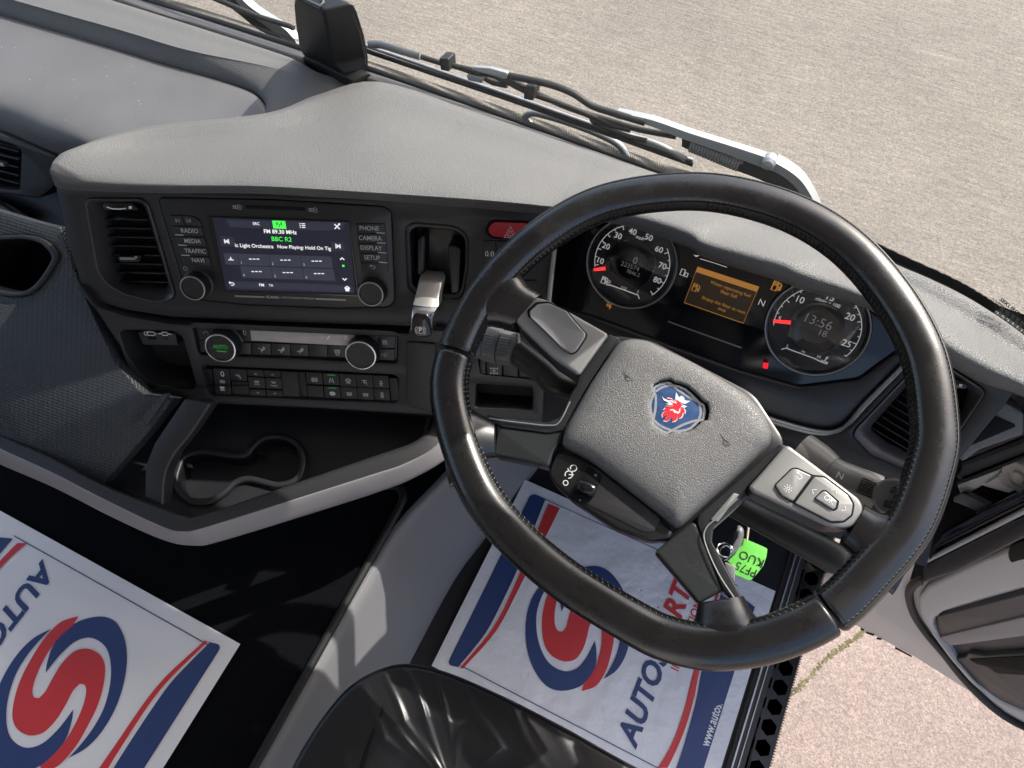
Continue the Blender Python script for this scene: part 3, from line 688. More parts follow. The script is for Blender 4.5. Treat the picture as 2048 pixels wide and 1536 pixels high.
for q in ([(850, 303), (928, 306), (938, 358), (858, 354)], [(1498, 332), (1568, 336), (1577, 386), (1506, 384)]): plate('tile', FAS, Z5(q), hs, .0002, 'scr_tile2', sc, .0004, 0)
for r_ in range(2):
    for k in range(3):
        x0 = 952 + k * 183 + r_ * 14; y0 = 401 + k * 6 + r_ * 73
        plate('preset_tile', FAS, Z5([(x0, y0), (x0 + 180, y0 + 6), (x0 + 192, y0 + 74), (x0 + 12, y0 + 68)]), hs, .0002, 'scr_tile', sc, .0003, 0)
        ribbon('dashes', FAS, [zt([(x0 + 66 + d, y0 + 32), (x0 + 82 + d, y0 + 33)], ht) for d in (0, 22, 44)], .0011, ht, 'scr_white', sc)
        text(str(r_ * 3 + k + 1), FAS, zt([(x0 + 22, y0 + 54)], ht)[0], .0045, 'scr_dim', sc, ht, rot=0)
plate('left_tile', FAS, Z5([(870, 398), (948, 401), (958, 468), (880, 464)]), hs, .0002, 'scr_tile', sc, 0, 0)
plate('bottom_tile', FAS, Z5([(893, 560), (1620, 588), (1628, 628), (900, 602)]), hs, .0002, 'scr_tile2', sc, 0, 0)
WID = {'SRC': 38, 'FM 89.30 MHz': 184, 'BBC R2': 112, 'ic Light Orchestra': 218, 'Now Playing: Hold On Tig': 302, 'FM': 28, 'TA': 25}
def ztext(s, p, px, m, **k):
    return text(s, FAS, zt([p], ht)[0], px * 0.3418 * 0.86 / FOC * 1.25, m, sc, ht, fit=WID[s] * .3418 * .9 / FOC, **k)
ztext('SRC', (1060, 227), 26, 'scr_white', bold=.012); ztext('FM 89.30 MHz', (1200, 275), 31, 'scr_white', bold=.02)
ztext('BBC R2', (1208, 318), 36, 'scr_green', bold=.006); ztext('ic Light Orchestra', (1048, 357), 31, 'scr_white', bold=.015); ztext('Now Playing: Hold On Tig', (1340, 367), 31, 'scr_white', bold=.015)
ztext('FM', (1092, 586), 25, 'scr_white', bold=.01); ztext('TA', (1147, 588), 25, 'scr_white', bold=.01)
def zsym(name, p, s, st, w, m): return sym(name, FAS, zt([p], ht)[0], s * .3418 * .86 / FOC, st, w * .3418 * .86 / FOC, ht, MATS and m, sc)
tri = lambda x0, x1, w: [[(x0, -w), (x1, 0), (x0, w), (x0, -w)]]
zsym('list_icon', (1330, 237), 18, [[(-.9, k), (-.5, k)] for k in (.6, 0, -.6)] + [[(-.2, k), (.95, k)] for k in (.6, 0, -.6)], 5, 'scr_white')
zsym('tools_icon', (1533, 243), 18, [[(-.8, -.8), (.8, .8)], [(-.8, .8), (.8, -.8)], [(.5, .9), (.95, .95), (.9, .5)]], 6, 'scr_white')
zsym('mast_icon', (1195, 232), 17, [[(0, -.9), (0, .3)], arc(0, .3, .55, -40, 40), arc(0, .3, .55, 140, 220), arc(0, .3, .95, -40, 40), arc(0, .3, .95, 140, 220)], 4, 'void')
for p, d in (((888, 330), 1), ((1538, 358), -1)):
    zsym('skip_icon', p, 15, [[(-.8 * d, -.8), (-.8 * d, .8)], [(.8 * d, .8), (-.5 * d, 0), (.8 * d, -.8), (.8 * d, .8)], [(.5 * d, .3), (.0, 0), (.5 * d, -.3)]], 7, 'scr_white')
zsym('up_icon', (1563, 432), 15, [[(-.8, -.4), (0, .4), (.8, -.4)]], 7, 'scr_white'); zsym('down_icon', (1578, 552), 15, [[(-.8, .4), (0, -.4), (.8, .4)]], 7, 'scr_white')
flat('page_dot', FAS, zt([(1563, 467), (1576, 467), (1577, 479), (1564, 479)], ht), ht, 'scr_green', sc)
zsym('home_icon', (1593, 606), 18, [[(-.9, 0), (0, .8), (.9, 0)], [(-.5, .1), (-.5, -.8), (.5, -.8), (.5, .1)], [(-.2, -.7), (-.2, .2), (.2, .2), (.2, -.7)]], 7, 'scr_white')
zsym('back_icon', (918, 580), 17, [[(-.5, .9), (-.9, .5), (-.5, .1)], [(-.9, .5), (.5, .5), (.85, .1), (.5, -.4), (-.4, -.4)]], 5, 'scr_white')
zsym('seat_icon', (912, 433), 18, [[(-.9, -.3), (.9, -.3)], [(-.3, .1), (.3, .1)], [(-.1, .1), (0, .6), (.15, .6)]], 5, 'scr_white')
# side buttons with print
def side_button(q, s, bar, parent=ru):
    b = plate('button', FAS, Z5(q), 0.0028, 0.004, 'button', parent, 0.0008, 0.0006)
    cx = sum(p[0] for p in q) / 4; cy = sum(p[1] for p in q) / 4
    if s: text(s, FAS, FAS.uv(*Z5([(cx + (12 if bar[0] < cx else -8), cy)])[0], .003), .0075, 'print_grey', b, 0.003, sx=.92, bold=.008)
    if bar[2]: ribbon('light_bar', FAS, [FAS.L(Z5([(bar[0], bar[1]), (bar[0] + 50, bar[1] + 3)]), .003)], 0.0012, 0.003, 'print_grey', b)
    return b
LY = [(240, 'RADIO'), (300, 'MEDIA'), (359, 'TRAFFIC'), (415, 'NAVI')]
for i, (y, s) in enumerate(LY):
    xl = 563 + i * 18.5; xr = 739 + i * 15; side_button([(xl, y), (xr, y + 8), (xr + 12, y + 56), (xl + 15, y + (52 if i < 3 else 42))], s, (xl + 22, y + 51, i < 3))
bk = plate('button', FAS, Z5([(550, 178), (622, 178), (640, 236), (562, 232)]), .0028, .004, 'button', ru, .001, .0006)
fw = plate('button', FAS, Z5([(628, 178), (690, 184), (728, 208), (738, 240), (645, 236)]), .0028, .004, 'button', ru, .001, .0006)
sym('skip_mark', FAS, FAS.uv(*Z5([(601, 208)])[0], .003), .0026, [[(-.8, -.9), (-.8, .9)], [(.8, .8), (-.5, 0), (.8, -.8), (.8, .8)]], .0007, .003, 'print_grey', bk)
sym('skip_mark', FAS, FAS.uv(*Z5([(664, 209)])[0], .003), .0026, [[(.8, -.9), (.8, .9)], [(-.8, .8), (.5, 0), (-.8, -.8), (-.8, .8)]], .0007, .003, 'print_grey', fw)
for i, (y, s) in enumerate([(228, 'PHONE'), (286, 'CAMERA'), (343, 'DISPLAY'), (400, 'SETUP'), (456, '')]):
    xl = 1641 + i * 7; xr = 1812 + i * 4.5
    b = side_button([(xl, y), (xr, y), (xr + 4, y + 54), (xl + 6, y + 52)], s, (xr - 48, y + 52, i < 4))
    if not s: sym('back_mark', FAS, FAS.uv(*Z5([(1742, 482)])[0], .003), .0036, [[(-.4, .9), (-.9, .5), (-.4, .1)], [(-.9, .5), (.5, .5), (.85, .1), (.5, -.4), (-.1, -.4)]], .0007, .003, 'print_grey', b)
sym('power_mark', FAS, FAS.uv(*Z5([(646, 488)])[0], .0012), .0026, [arc(0, 0, .9, 120, 420, 16), [(0, .3), (0, 1.1)]], .0006, .0013, 'print_grey', ru)
def knob(parent, base_px, r, h, ring, led=None, off=(0, 0)):
    c = FAS.uv(*base_px, 0.001)
    k = lathe('knob', FAS, c, [(r * 1.12, -.002), (r * 1.12, .001), (r, .002), (r * .94, h - .002), (r * .90, h), (r * .78, h), (r * .76, h - .001), (r * .05, h - .0012)], 'satin_black', parent, 48, 40)
    lathe('ring', FAS, c, [(r * .93, h - .0012), (r * .93, h + .0002), (r * .90, h + .0006), (r * .85, h + .0006), (r * .83, h - .0004)], 'chrome' if ring else 'silver_trim', k, 48, 40, cap=False)
    return k, c
knob(ru, Z5([(722, 578)])[0], .0165, .017, False); knob(ru, Z5([(1748, 612)])[0], .0165, .017, False)
ribbon('silver_strip', FAS, [FAS.L(Z5([(935, 650), (1110, 656)]), .0015)], .0022, .0015, 'silver_trim', ru)
ribbon('silver_strip', FAS, [FAS.L(Z5([(1408, 666), (1585, 673)]), .0015)], .0022, .0015, 'silver_trim', ru)
text('SCANIA', FAS, FAS.uv(*Z5([(1157, 657)])[0], .0015), .0062, 'print_grey', ru, .0015, bold=.02, fit=78 * .3418 * .9 / FOC); text('| INFOTAINMENT PREMIUM', FAS, FAS.uv(*Z5([(1302, 662)])[0], .0015), .0058, 'print_grey', ru, .0015, fit=196 * .3418 * .9 / FOC)
plate('card_slot', FAS, Z5([(995, 116), (1345, 130), (1348, 152), (1000, 138)]), .0013, .003, 'void', ru, .0005, .0002)
for p, dx in (((938, 130), 24), ((1382, 147), 24)):
    text('SD', FAS, FAS.uv(*Z5([p])[0], .0013), .0052, 'print_grey', ru, .0013, bold=.02)
    sym('card_mark', FAS, FAS.uv(*Z5([(p[0] + dx, p[1])])[0], .0013), .0032, [[(-.6, -.8), (-.6, .8), (.2, .8), (.6, .4), (.6, -.8), (-.6, -.8)], [(0, -.4), (0, .4)]], .0006, .0013, 'print_grey', ru)

# ================================================================ CLIMATE PANEL
cp = thing('climate_panel', 'black climate control strip with two ringed knobs and a pale display', 'climate control', FAS.p(590, 690))
prism('panel', FAS, fillet(FAS.L([(p[0], p[1]) for p in CLIM], 0.0), 0.004), -0.03, 0.0, 'satin_black', cp, 0.001)
lc = plate('display', FAS, ZC([(490, 80), (1540, 135), (1480, 242), (500, 188)]), 0.0025, .006, 'lcd', cp, .001, .0004)
plate('display_frame', FAS, ZC([(480, 74), (560, 86), (570, 190), (492, 186)]), 0.0028, .006, 'fascia', cp, .0005, .0003)
text('20.0', FAS, FAS.uv(*ZC([(742, 138)])[0], .0027), .0135, 'print_grey', lc, .0028, sx=.85); text('c', FAS, FAS.uv(*ZC([(822, 150)])[0], .0027), .008, 'print_grey', lc, .0028)
flat('display_mark', FAS, FAS.L(ZC([(1270, 180), (1290, 145), (1308, 145), (1285, 185)]), .0028), .0028, 'print_white', lc)
sym('fan_mark', FAS, FAS.uv(*ZC([(1455, 165)])[0], .0028), .003, [[(p[0] + a, p[1] + b) for p in arc(0, 0, .35, 0, 360, 8)] for a, b in ((-.45, .45), (.45, .45), (-.45, -.45), (.45, -.45))], .0006, .0028, 'print_white', lc)
sym('flame_mark', FAS, FAS.uv(*ZC([(508, 118)])[0], .003), .004, [[(-.3, -.8), (-.3, .6), (.4, .6), (.4, -.8), (-.3, -.8)], [(-.1, .9), (-.5, .3)]], .0007, .0031, 'print_grey', cp)
prev = None
for i, (x0, x1) in enumerate([(440, 565), (570, 748), (755, 930), (938, 1098), (1104, 1275), (1280, 1445), (1450, 1510)]):
    yb = lambda x: 212 + (x - 500) * .030
    b = plate('button', FAS, ZC([(x0, yb(x0)), (x1, yb(x1)), (x1 + 4, yb(x1) + 108), (x0 + 4, yb(x0) + 108)]), 0.003, .006, 'button', cp, .0008, .0006)
    c0 = FAS.uv(*ZC([((x0 + x1) / 2 + 8, yb(x0) + 62)])[0], .0032)
    if i in (1, 2, 3):
        sym('airflow_mark', FAS, c0, .0048, [[(.9, .7), (.6, 0), (-.1, -.3), (-.1, -.8)], [(.6, .9), (.3, .2), (-.3, 0)], [(-.9, .35 - .3 * (i - 1)), (-.4, .35 - .3 * (i - 1))]], .0013, .0032, 'print_grey', b)
    if i == 5: sym('defrost_mark', FAS, c0, .0048, [[(-.8, .5), (.8, .5), (.5, -.4), (-.5, -.4), (-.8, .5)], arc(0, 0, .4, 0, 360, 8), [(-.5, -.9), (.5, -.9)]], .0012, .0032, 'print_grey', b)
for q, s in (([(60, 72), (235, 82), (228, 180), (85, 190)], 0), ([(75, 195), (215, 188), (235, 300), (100, 305)], 1), ([(1745, 150), (1885, 140), (1912, 155), (1908, 262), (1745, 262)], 2), ([(1740, 272), (1908, 272), (1905, 380), (1740, 372)], 3)):
    b = plate('button', FAS, ZC(q), 0.003, .006, 'button', cp, .001, .0007)
    c0 = FAS.uv(*ZC([(150, 125), (178, 250), (1812, 208), (1815, 325)][s:s + 1])[0], .0032)
    sym('button_mark', FAS, c0, .0045, [[arc(0, 0, .6, -60, 200, 10), [(-.9, .4), (-.6, .1)]], [[(-.5, -.8), (-.5, .8), (.5, .8), (.9, 0), (.9, -.8), (-.5, -.8)]], [[(k, -.7), (k + .2, -.2), (k - .1, .2), (k + .1, .7)] for k in (-.5, 0, .5)], [[(-.9, -.5), (-.9, .5), (-.5, .2), (-.5, -.2)], arc(.1, .3, .3, 0, 360, 8), arc(.1, -.3, .3, 0, 360, 8), [(.7, .6), (1, .6)]]][s], .0011, .0032, 'print_grey' if s == 2 else 'print_dim', b)
k1, c1 = knob(cp, ZC([(334, 212)])[0], .0210, .018, True)
text('AUTO', FAS, (c1[0], c1[1] + .0015), .0075, 'green_led', k1, .0172, sx=.9); ribbon('led_bar', FAS, [[(c1[0] - .0055, c1[1] - .0042), (c1[0] + .007, c1[1] - .0048)]], .0013, .0172, 'green_led', k1)
knob(cp, ZC([(1620, 278)])[0], .0210, .018, True)

# ================================================================ SWITCH PANEL
sp = thing('switch_panel', 'two row black rocker switch panel with white symbols under the climate strip', 'switch panel', FAS.p(600, 770))
prism('panel', FAS, fillet(FAS.L(SWI, -.004), 0.004), -0.03, -0.004, 'void', sp, 0.001)
SL = lambda x: (x - 200) * .047
icons = {'road': [[(-.7, -.8), (-.25, .8)], [(.7, -.8), (.25, .8)], [(0, -.5), (0, 0)]], 'abs': [arc(0, 0, .5, 0, 360, 12), arc(0, 0, .85, 120, 240), arc(0, 0, .85, -60, 60), [(-.2, 0), (.2, 0)]],
         'axle': [[(-.9, .3), (.9, .3)], arc(-.4, -.3, .25, 0, 360, 8), arc(.4, -.3, .25, 0, 360, 8)], 'axle2': [arc(0, .1, .7, 0, 180, 8), [(-.9, .1), (.9, .1)], arc(-.3, -.5, .2, 0, 360, 8), arc(.3, -.5, .2, 0, 360, 8)],
         'axle3': [[(-.9, .5), (.6, .5)], arc(-.1, -.1, .25, 0, 360, 8), [(.5, 0), (.5, -.9)]], 'tee': [[(-.4, .7), (.4, .7)], [(0, .7), (0, -.7)], [(-.6, -.1), (.6, -.1)], [(-.4, -.7), (.4, -.7)]],
         'up': [[(-.6, -.3), (0, .3), (.6, -.3)]], 'down': [[(-.6, .3), (0, -.3), (.6, .3)]], 'lamp': [[(-.9, .5), (.3, .5), (.6, .1), (-.3, .1)], [(.2, -.3), (.7, -.3)], [(.3, -.7), (.7, -.7)]],
         'box': [[(-.7, -.4), (-.7, .4), (.7, .4), (.7, -.4), (-.7, -.4)], [(-.7, 0), (.7, 0)]], 'zero': [arc(0, 0, .45, 0, 360, 12, .8)], 'work': [[(-.8, .6), (.8, .6)], [(-.6, .2), (.6, .2)], [(-.4, -.2), (-.6, -.7)], [(0, -.2), (0, -.7)], [(.4, -.2), (.6, -.7)]],
         'rear': [[(-.8, .6), (.8, .6)], [(-.4, .2), (.4, .2)], [(-.9, -.4), (-.9, -.7), (.9, -.7), (.9, -.4)]], 'lane': [arc(0, 0, .8, 0, 360, 14, .55), [(-.4, .3), (.4, -.3)], [(-.4, -.3), (.4, .3)]], 'trailer': [arc(0, .4, .35, 0, 360, 8), arc(0, -.3, .35, 0, 360, 8), [(-.5, -.9), (.5, -.9)]]}
def sw(x0, x1, y0, y1, marks, h=0.004, sl=6, led=None):
    q = [(x0, y0 + SL(x0)), (x1, y0 + SL(x1)), (x1 + sl * (y1 - y0) / 60, y1 + SL(x1)), (x0 + sl * (y1 - y0) / 60, y1 + SL(x0))]
    b = plate('rocker_switch', FAS, ZC(q), h, .010, 'button', sp, .0007, .0009)
    for (s, t, m) in marks:
        c0 = FAS.uv(*ZC([((x0 + x1) / 2 + 4 + sl * (y1 - y0) / 120, y0 + (y1 - y0) * t + SL((x0 + x1) / 2))])[0], h)
        sym('symbol', FAS, c0, .0042 if s not in ('up', 'down') else .0028, icons[s], .0010, h + .0002, m, b)
    if led is not None:
        ribbon('indicator_light', FAS, [FAS.L(ZC([(x0 + 45, y0 + (y1 - y0) * .14 + SL(x0 + 45)), (x1 - 30, y0 + (y1 - y0) * .14 + SL(x1 - 30))]), h + .0002)], .0010, h + .0002, led, b)
pw, pg, pd = 'print_white', 'print_grey', 'print_dim'
sw(212, 360, 450, 688, [('zero', .2, pw), ('box', .5, pg), ('work', .78, 'icon_dim')])
sw(366, 520, 448, 556, [('lamp', .62, pg)]); sw(384, 540, 562, 682, [], .002)
for x in (528, 686): sw(x, x + 152, 446, 508, [('up', .6, pg)]); sw(x + 10, x + 162, 516, 616, [('work' if x < 600 else 'rear', .5, pg)], .0055); sw(x + 22, x + 172, 626, 686, [('down', .5, pg)])
sw(845, 998, 448, 680, []); sw(1005, 1068, 448, 676, [], .001)
rowx = [1075, 1232, 1388, 1541, 1694]
top_ = [('abs', .6, pg), ('road', .6, pg), ('axle2', .55, pg), ('axle3', .55, pg), ('tee', .6, pg)]; bot_ = [None, ('lane', .6, pw), ('axle', .55, pg), ('axle', .55, pg), ('trailer', .5, pg)]
for i, x in enumerate(rowx):
    sw(x, x + 150, 445, 555 if i in (0, 1) else 562, [top_[i]], .0045, led=('green_led' if i == 1 else None)); sw(x + 10, x + 160, 566, 676, [bot_[i]] if bot_[i] else [], .0025 if i in (0, 4) else .0045, led=('green_led' if i == 1 else None))
sw(1852, 1928, 460, 676, [], .003)
sw(128, 205, 456, 690, [], -.001)

# ================================================================ PARKING BRAKE LEVER, HAZARD SWITCH
ZL = lambda pts: zz((800, 440), .16931, pts)
rc = pillow('lever_recess', FAS, fillet(FAS.L(LEVREC), .006), -.001, [(1.0, -.001), (.97, -.0025), (.90, -.003), (.86, -.006), (.82, -.035), (.6, -.04)], 'satin_black', fas, 40)
plate('recess_rib', FAS, ZL([(205, 250), (260, 180), (300, 200), (290, 640), (200, 660)]), -.006, .03, 'satin_black', rc, .003, .003)
plate('recess_rib', FAS, ZL([(560, 310), (620, 290), (720, 340), (700, 880), (600, 890)]), -.006, .03, 'satin_black', rc, .003, .003)
lev = thing('parking_brake_lever', 'worn silver parking brake lever with black P knob below the lever recess', 'lever', FAS.p(*ZL([(400, 700)])[0]))
secs = []
for (l, r, y, h, d) in ((290, 490, 640, -.004, .014), (230, 505, 700, .008, .018), (190, 470, 860, .020, .022), (150, 455, 1000, .032, .024), (138, 400, 1100, .040, .024), (120, 385, 1300, .045, .022)):
    a = FAS.p(*ZL([(l, y)])[0], h); b = FAS.p(*ZL([(r, y + 20)])[0], h); n_ = FAS.n
    u = (b - a)
    secs.append([a - n_ * d, a - n_ * .003, a + u * .08 + n_ * .001, a + u * .5 + n_ * .0035, a + u * .92 + n_ * .001, b - n_ * .003, b - n_ * d, a + u * .5 - n_ * d])
def tubeloft(name, secs, m, parent, sub=5, angle=40, sharp=False):
    cols = [catmull([s[i] for s in secs], sub) for i in range(len(secs[0]))]; V, F = [], []; k = len(cols[0])
    for j in range(k):
        c = [cols[i][j] for i in range(len(cols))]; V += (catmull(c, 3, True) if not sharp else c)
    q = len(V) // k
    for j in range(k - 1):
        for i in range(q): i2 = (i + 1) % q; F.append((j * q + i, j * q + i2, (j + 1) * q + i2, (j + 1) * q + i))
    F.append(tuple(range(q))[::-1]); F.append(tuple(range((k - 1) * q, k * q)))
    return link(name, V, F, m, parent, angle)
tubeloft('grip', secs[:4], 'silver_satin', lev); tubeloft('grip_tip', secs[3:], 'chrome', lev)
kb = plate('knob', FAS, ZL([(140, 1160), (170, 1135), (310, 1150), (345, 1200), (370, 1380), (240, 1392), (125, 1345)]), .052, .012, 'gloss_black', lev, .003, .002)
c0 = FAS.uv(*ZL([(240, 1303)])[0], .0522); text('P', FAS, c0, .0078, 'print_white', kb, .0523, bold=.03)
sym('brake_mark', FAS, c0, .0052, [arc(0, 0, .8, 0, 360, 20), arc(0, 0, 1.15, -50, 50), arc(0, 0, 1.15, 130, 230)], .0006, .0523, 'print_white', kb)
plate('lever_stop', FAS, ZL([(105, 1290), (540, 1310), (540, 1450), (105, 1430)]), .012, .014, 'fascia', fas, .002)
plate('lower_cover', FAS, ZL([(70, 1450), (140, 1440), (420, 1460), (420, 2300), (110, 2200), (75, 2100)]), .0095, .02, 'fascia_low', fas, .004, .002)
hz_ = thing('hazard_switch', 'red hazard warning switch with white triangle behind the wheel rim', 'switch', FAS.p(*Z6([(1130, 250)])[0]))
hb = pillow('button', FAS, fillet(FAS.L(Z6([(925, 240), (948, 198), (975, 178), (1240, 188), (1322, 220), (1358, 268), (1312, 318), (1130, 314), (960, 302), (928, 268)]), .002), .002), -.01, [(1, .0), (.985, .0012), (.95, .002), (.5, .001)], 'hazard_red', hz_, 40)
c0 = FAS.uv(*Z6([(1110, 268)])[0], .0022)
sym('triangle', FAS, c0, .0075, [[(-1, -.8), (0, .9), (1, -.8), (-1, -.8)], [(-.5, -.5), (0, .3), (.5, -.5), (-.5, -.5)]], .0009, .0022, 'print_white', hb)
prism('switch_frame', FAS, [fillet(FAS.L(HAZ, .0012), .003), fillet(FAS.L(Z6([(922, 240), (945, 195), (973, 174), (1242, 184), (1326, 217), (1362, 268), (1315, 322), (1130, 318), (958, 306), (925, 270)]), .0012), .002)], -.012, .0012, 'void', hz_, .0005)
sb = thing('side_switches', 'black switches half hidden behind the upper left of the wheel rim', 'switch', FAS.p(*Z6([(1000, 500)])[0]))
for q, s in (([(885, 335), (985, 335), (990, 430), (885, 425)], None), ([(885, 432), (1100, 440), (1100, 560), (890, 552)], '0.0'), ([(995, 335), (1340, 350), (1340, 430), (1000, 430)], None), ([(1110, 445), (1330, 455), (1330, 575), (1110, 560)], None), ([(1230, 660), (1330, 665), (1330, 780), (1230, 775)], None)):
    b = plate('switch_key', FAS, Z6(q), .003, .012, 'button', sb, .001, .001)
    if s: text(s, FAS, FAS.uv(*Z6([(938, 443)])[0], .0032), .009, 'print_white', b, .0033)
lb = thing('lower_switches', 'small black switch block under the indicator stalk', 'switch', FAS.p(*Z6([(1000, 1390)])[0]))
for i, (a, b_) in enumerate(((858, 905), (910, 1040), (1046, 1170), (1176, 1285))):
    b = plate('switch_key', FAS, Z6([(a, 1300 + (a - 850) * .08), (b_, 1302 + (b_ - 850) * .08), (b_, 1425 + (b_ - 850) * .08), (a + 6, 1422 + (a - 850) * .08)]), .006, .012, 'button', lb, .001, .001)
    if i == 1: sym('diff_mark', FAS, FAS.uv(*Z6([(975, 1400)])[0], .0062), .0055, [[(0, -.9), (0, .9)], [(-.8, .6), (.8, .6)], [(-.8, -.6), (.8, -.6)], [(-.5, 0), (.5, 0)], [(-.8, .9), (-.8, .3)], [(.8, .9), (.8, .3)], [(-.8, -.9), (-.8, -.3)], [(.8, -.9), (.8, -.3)]], .0009, .0062, 'print_grey', b)

# ================================================================ INSTRUMENT CLUSTER
cl = thing('instrument_cluster', 'black instrument cluster with two round gauges and an amber display behind the wheel', 'instrument cluster', CLU.O)
FACE = [(1112, 440), (1180, 425), (1254, 440), (1380, 482), (1579, 552), (1739, 606), (1800, 650), (1812, 730), (1705, 842), (1682, 862), (1650, 868), (1600, 860), (1528, 838), (1300, 760), (1120, 690), (1096, 640), (1100, 560)]
prism('face', CLU, fillet(CLU.L(FACE), .006), -.02, 0, 'gloss_black', cl, .002)
# raised lower cowl of the cluster
cow = [(1100, 610), (1180, 632), (1335, 690), (1480, 742), (1600, 775), (1720, 760), (1800, 700), (1812, 735), (1705, 846), (1650, 870), (1600, 862), (1528, 840), (1300, 765), (1115, 695)]
prism('lower_cowl', CLU, fillet(CLU.L(cow, .006), .006), -.01, .006, 'satin_black', cl, .004, 3)
ribbon('cowl_line', CLU, [CLU.L(Z7([(720, 652), (930, 728), (1150, 806)]), .0005)], .0016, .0008, 'silver_trim', cl)
tr = [CLU.p(x, y, .012) for x, y in [(1500, 822), (1529, 836), (1602, 858), (1650, 867), (1682, 861), (1703, 844), (1730, 812), (1805, 737), (1850, 690)]]
tube('silver_trim', catmull(tr, 5), .0042, 'silver_trim', cl, seg=8)
tube('silver_trim', catmull([FAS.p(x, y, .006) for x, y in [(1112, 470), (1109, 500), (1103, 550), (1098, 600), (1096, 650)]], 4), .0028, 'silver_trim', cl, seg=8)
H7 = lambda p, h=.0018: CLU.uv(*Z7([p])[0], h)
def gauge(name, cpx, rpx, ticks, labels, needle, h=.0014):
    c = H7(cpx, h); e = H7((cpx[0] + rpx, cpx[1] + rpx * .33), h); R = math.dist(c, e) * .955
    g = lathe('gauge', CLU, c, [(R * 1.06, .0), (R * 1.06, .005), (R * 1.03, .0065), (R * .985, .0055), (R * .965, .0012), (R * .5, .0012)], 'satin_black', cl, 64, 30)
    bz = lathe('bezel_ring', CLU, c, [(R * 1.045, .0055), (R * 1.035, .0068), (R * 1.015, .0066), (R * 1.005, .0055)], 'silver_trim', g, 64, cap=False)
    lines = []
    for a0, a1 in ticks['arcs']: ribbon('scale_arc', CLU, [[(c[0] + R * .86 * math.cos(R_(a)), c[1] + R * .86 * math.sin(R_(a))) for a in [a0 + (a1 - a0) * k / 24 for k in range(25)]]], .0009, .0016, 'gauge_white', g)
    lines = [[(c[0] + R * .86 * math.cos(R_(a)), c[1] + R * .86 * math.sin(R_(a))), (c[0] + R * (.86 - l) * math.cos(R_(a)), c[1] + R * (.86 - l) * math.sin(R_(a)))] for a, l in ticks['ticks']]
    ribbon('scale_ticks', CLU, lines, .0010, .0016, 'gauge_white', g)
    for s, p, sz in labels: text(s, CLU, H7(p, .0016), sz, 'gauge_white', g, .0017, bold=.012, rot=0)
    lathe('inner_disc', CLU, c, [(R * .56, .0012), (R * .56, .0022), (R * .545, .0026), (R * .53, .0022), (R * .3, .0021)], 'gloss_black', g, 48)
    a, b = H7(needle[0], .004), H7(needle[1], .004); d = Vector((b[0] - a[0], b[1] - a[1])); n_ = Vector((-d.y, d.x)).normalized() * .0016
    prism('needle', CLU, [(a[0] + n_.x, a[1] + n_.y), (a[0] - n_.x, a[1] - n_.y), (b[0] - n_.x * 1.3, b[1] - n_.y * 1.3), (b[0] + n_.x * 1.3, b[1] + n_.y * 1.3)], .003, .0045, 'needle_red', g, .0004)
    lathe('gauge_glass', CLU, c, [(R * .985, .0057), (R * .5, .0058)], 'gauge_glass', g, 48)
    return g, c, R
tk = [(202 - k * 13.2, .09 if k % 2 == 0 else .05) for k in range(0, 8)] + [(36 - k * 12, .09 if k % 2 == 0 else .05) for k in range(0, 7)]
g1, gc1, gR1 = gauge('speed', (507, 312), 258, {'arcs': [(205, 100), (42, -38)], 'ticks': tk}, [('10', (322, 297), .0098), ('20', (357, 212), .0098), ('30', (427, 152), .0098), ('40', (513, 128), .0098), ('50', (607, 162), .0098), ('60', (667, 232), .0098), ('70', (687, 328), .0098), ('80', (657, 412), .0098), ('mph', (556, 163), .0058)], ((285, 350), (352, 342)))
text('0', CLU, H7((528, 298), .0024), .0118, 'gauge_dim', g1, .0026); text('223574', CLU, H7((498, 330), .0024), .0078, 'gauge_dim', g1, .0026); text('7846.2', CLU, H7((515, 370), .0024), .0064, 'gauge_dim', g1, .0026)
ribbon('fuel_scale', CLU, [CLU.L(Z7([(358, 438), (385, 440), (545, 498), (552, 520)]), .0016)], .0012, .0017, 'gauge_white', g1)
for s, p in (('0', (378, 422)), ('1/2', (460, 455)), ('1', (543, 480))): text(s, CLU, H7(p, .0016), .0062, 'gauge_white', g1, .0017)
pump = [[(-.7, -.9), (-.7, .9), (.2, .9), (.2, -.9), (-.7, -.9)], [(-.5, .2), (0, .2), (0, .6), (-.5, .6), (-.5, .2)], [(.2, .1), (.55, 0), (.55, -.7), (.85, -.6), (.85, .4), (.5, .8)]]
sym('pump_icon', CLU, H7((348, 412)), .0048, pump, .0012, .0017, 'gauge_white', g1)
g2, gc2, gR2 = gauge('rev', (1590, 688), 296, {'arcs': [(198, 95), (55, -25)], 'ticks': [(190 - k * 11, .08 if k % 3 == 0 else .045) for k in range(0, 9)] + [(52 - k * 11, .08 if k % 3 == 2 else .045) for k in range(0, 8)]}, [('10', (1490, 525), .0105), ('15', (1668, 512), .0105), ('20', (1785, 627), .0105), ('25', (1765, 783), .0105), ('5', (1372, 637), .0080), ('r/min x 100', (1655, 542), .0058)], ((1335, 650), (1437, 659)))
text('13:56', CLU, H7((1595, 655), .0024), .0150, 'gauge_dim', g2, .0026); text('18', CLU, H7((1622, 722), .0024), .0105, 'gauge_dim', g2, .0026)
ribbon('temperature_scale', CLU, [CLU.L(Z7([(1383, 815), (1410, 808), (1575, 868), (1620, 890)]), .0016)], .0011, .0017, 'gauge_white', g2)
for s, p in (('L', (1420, 797)), ('N', (1512, 828)), ('H', (1602, 860))): text(s, CLU, H7(p, .0016), .0056, 'gauge_white', g2, .0017)
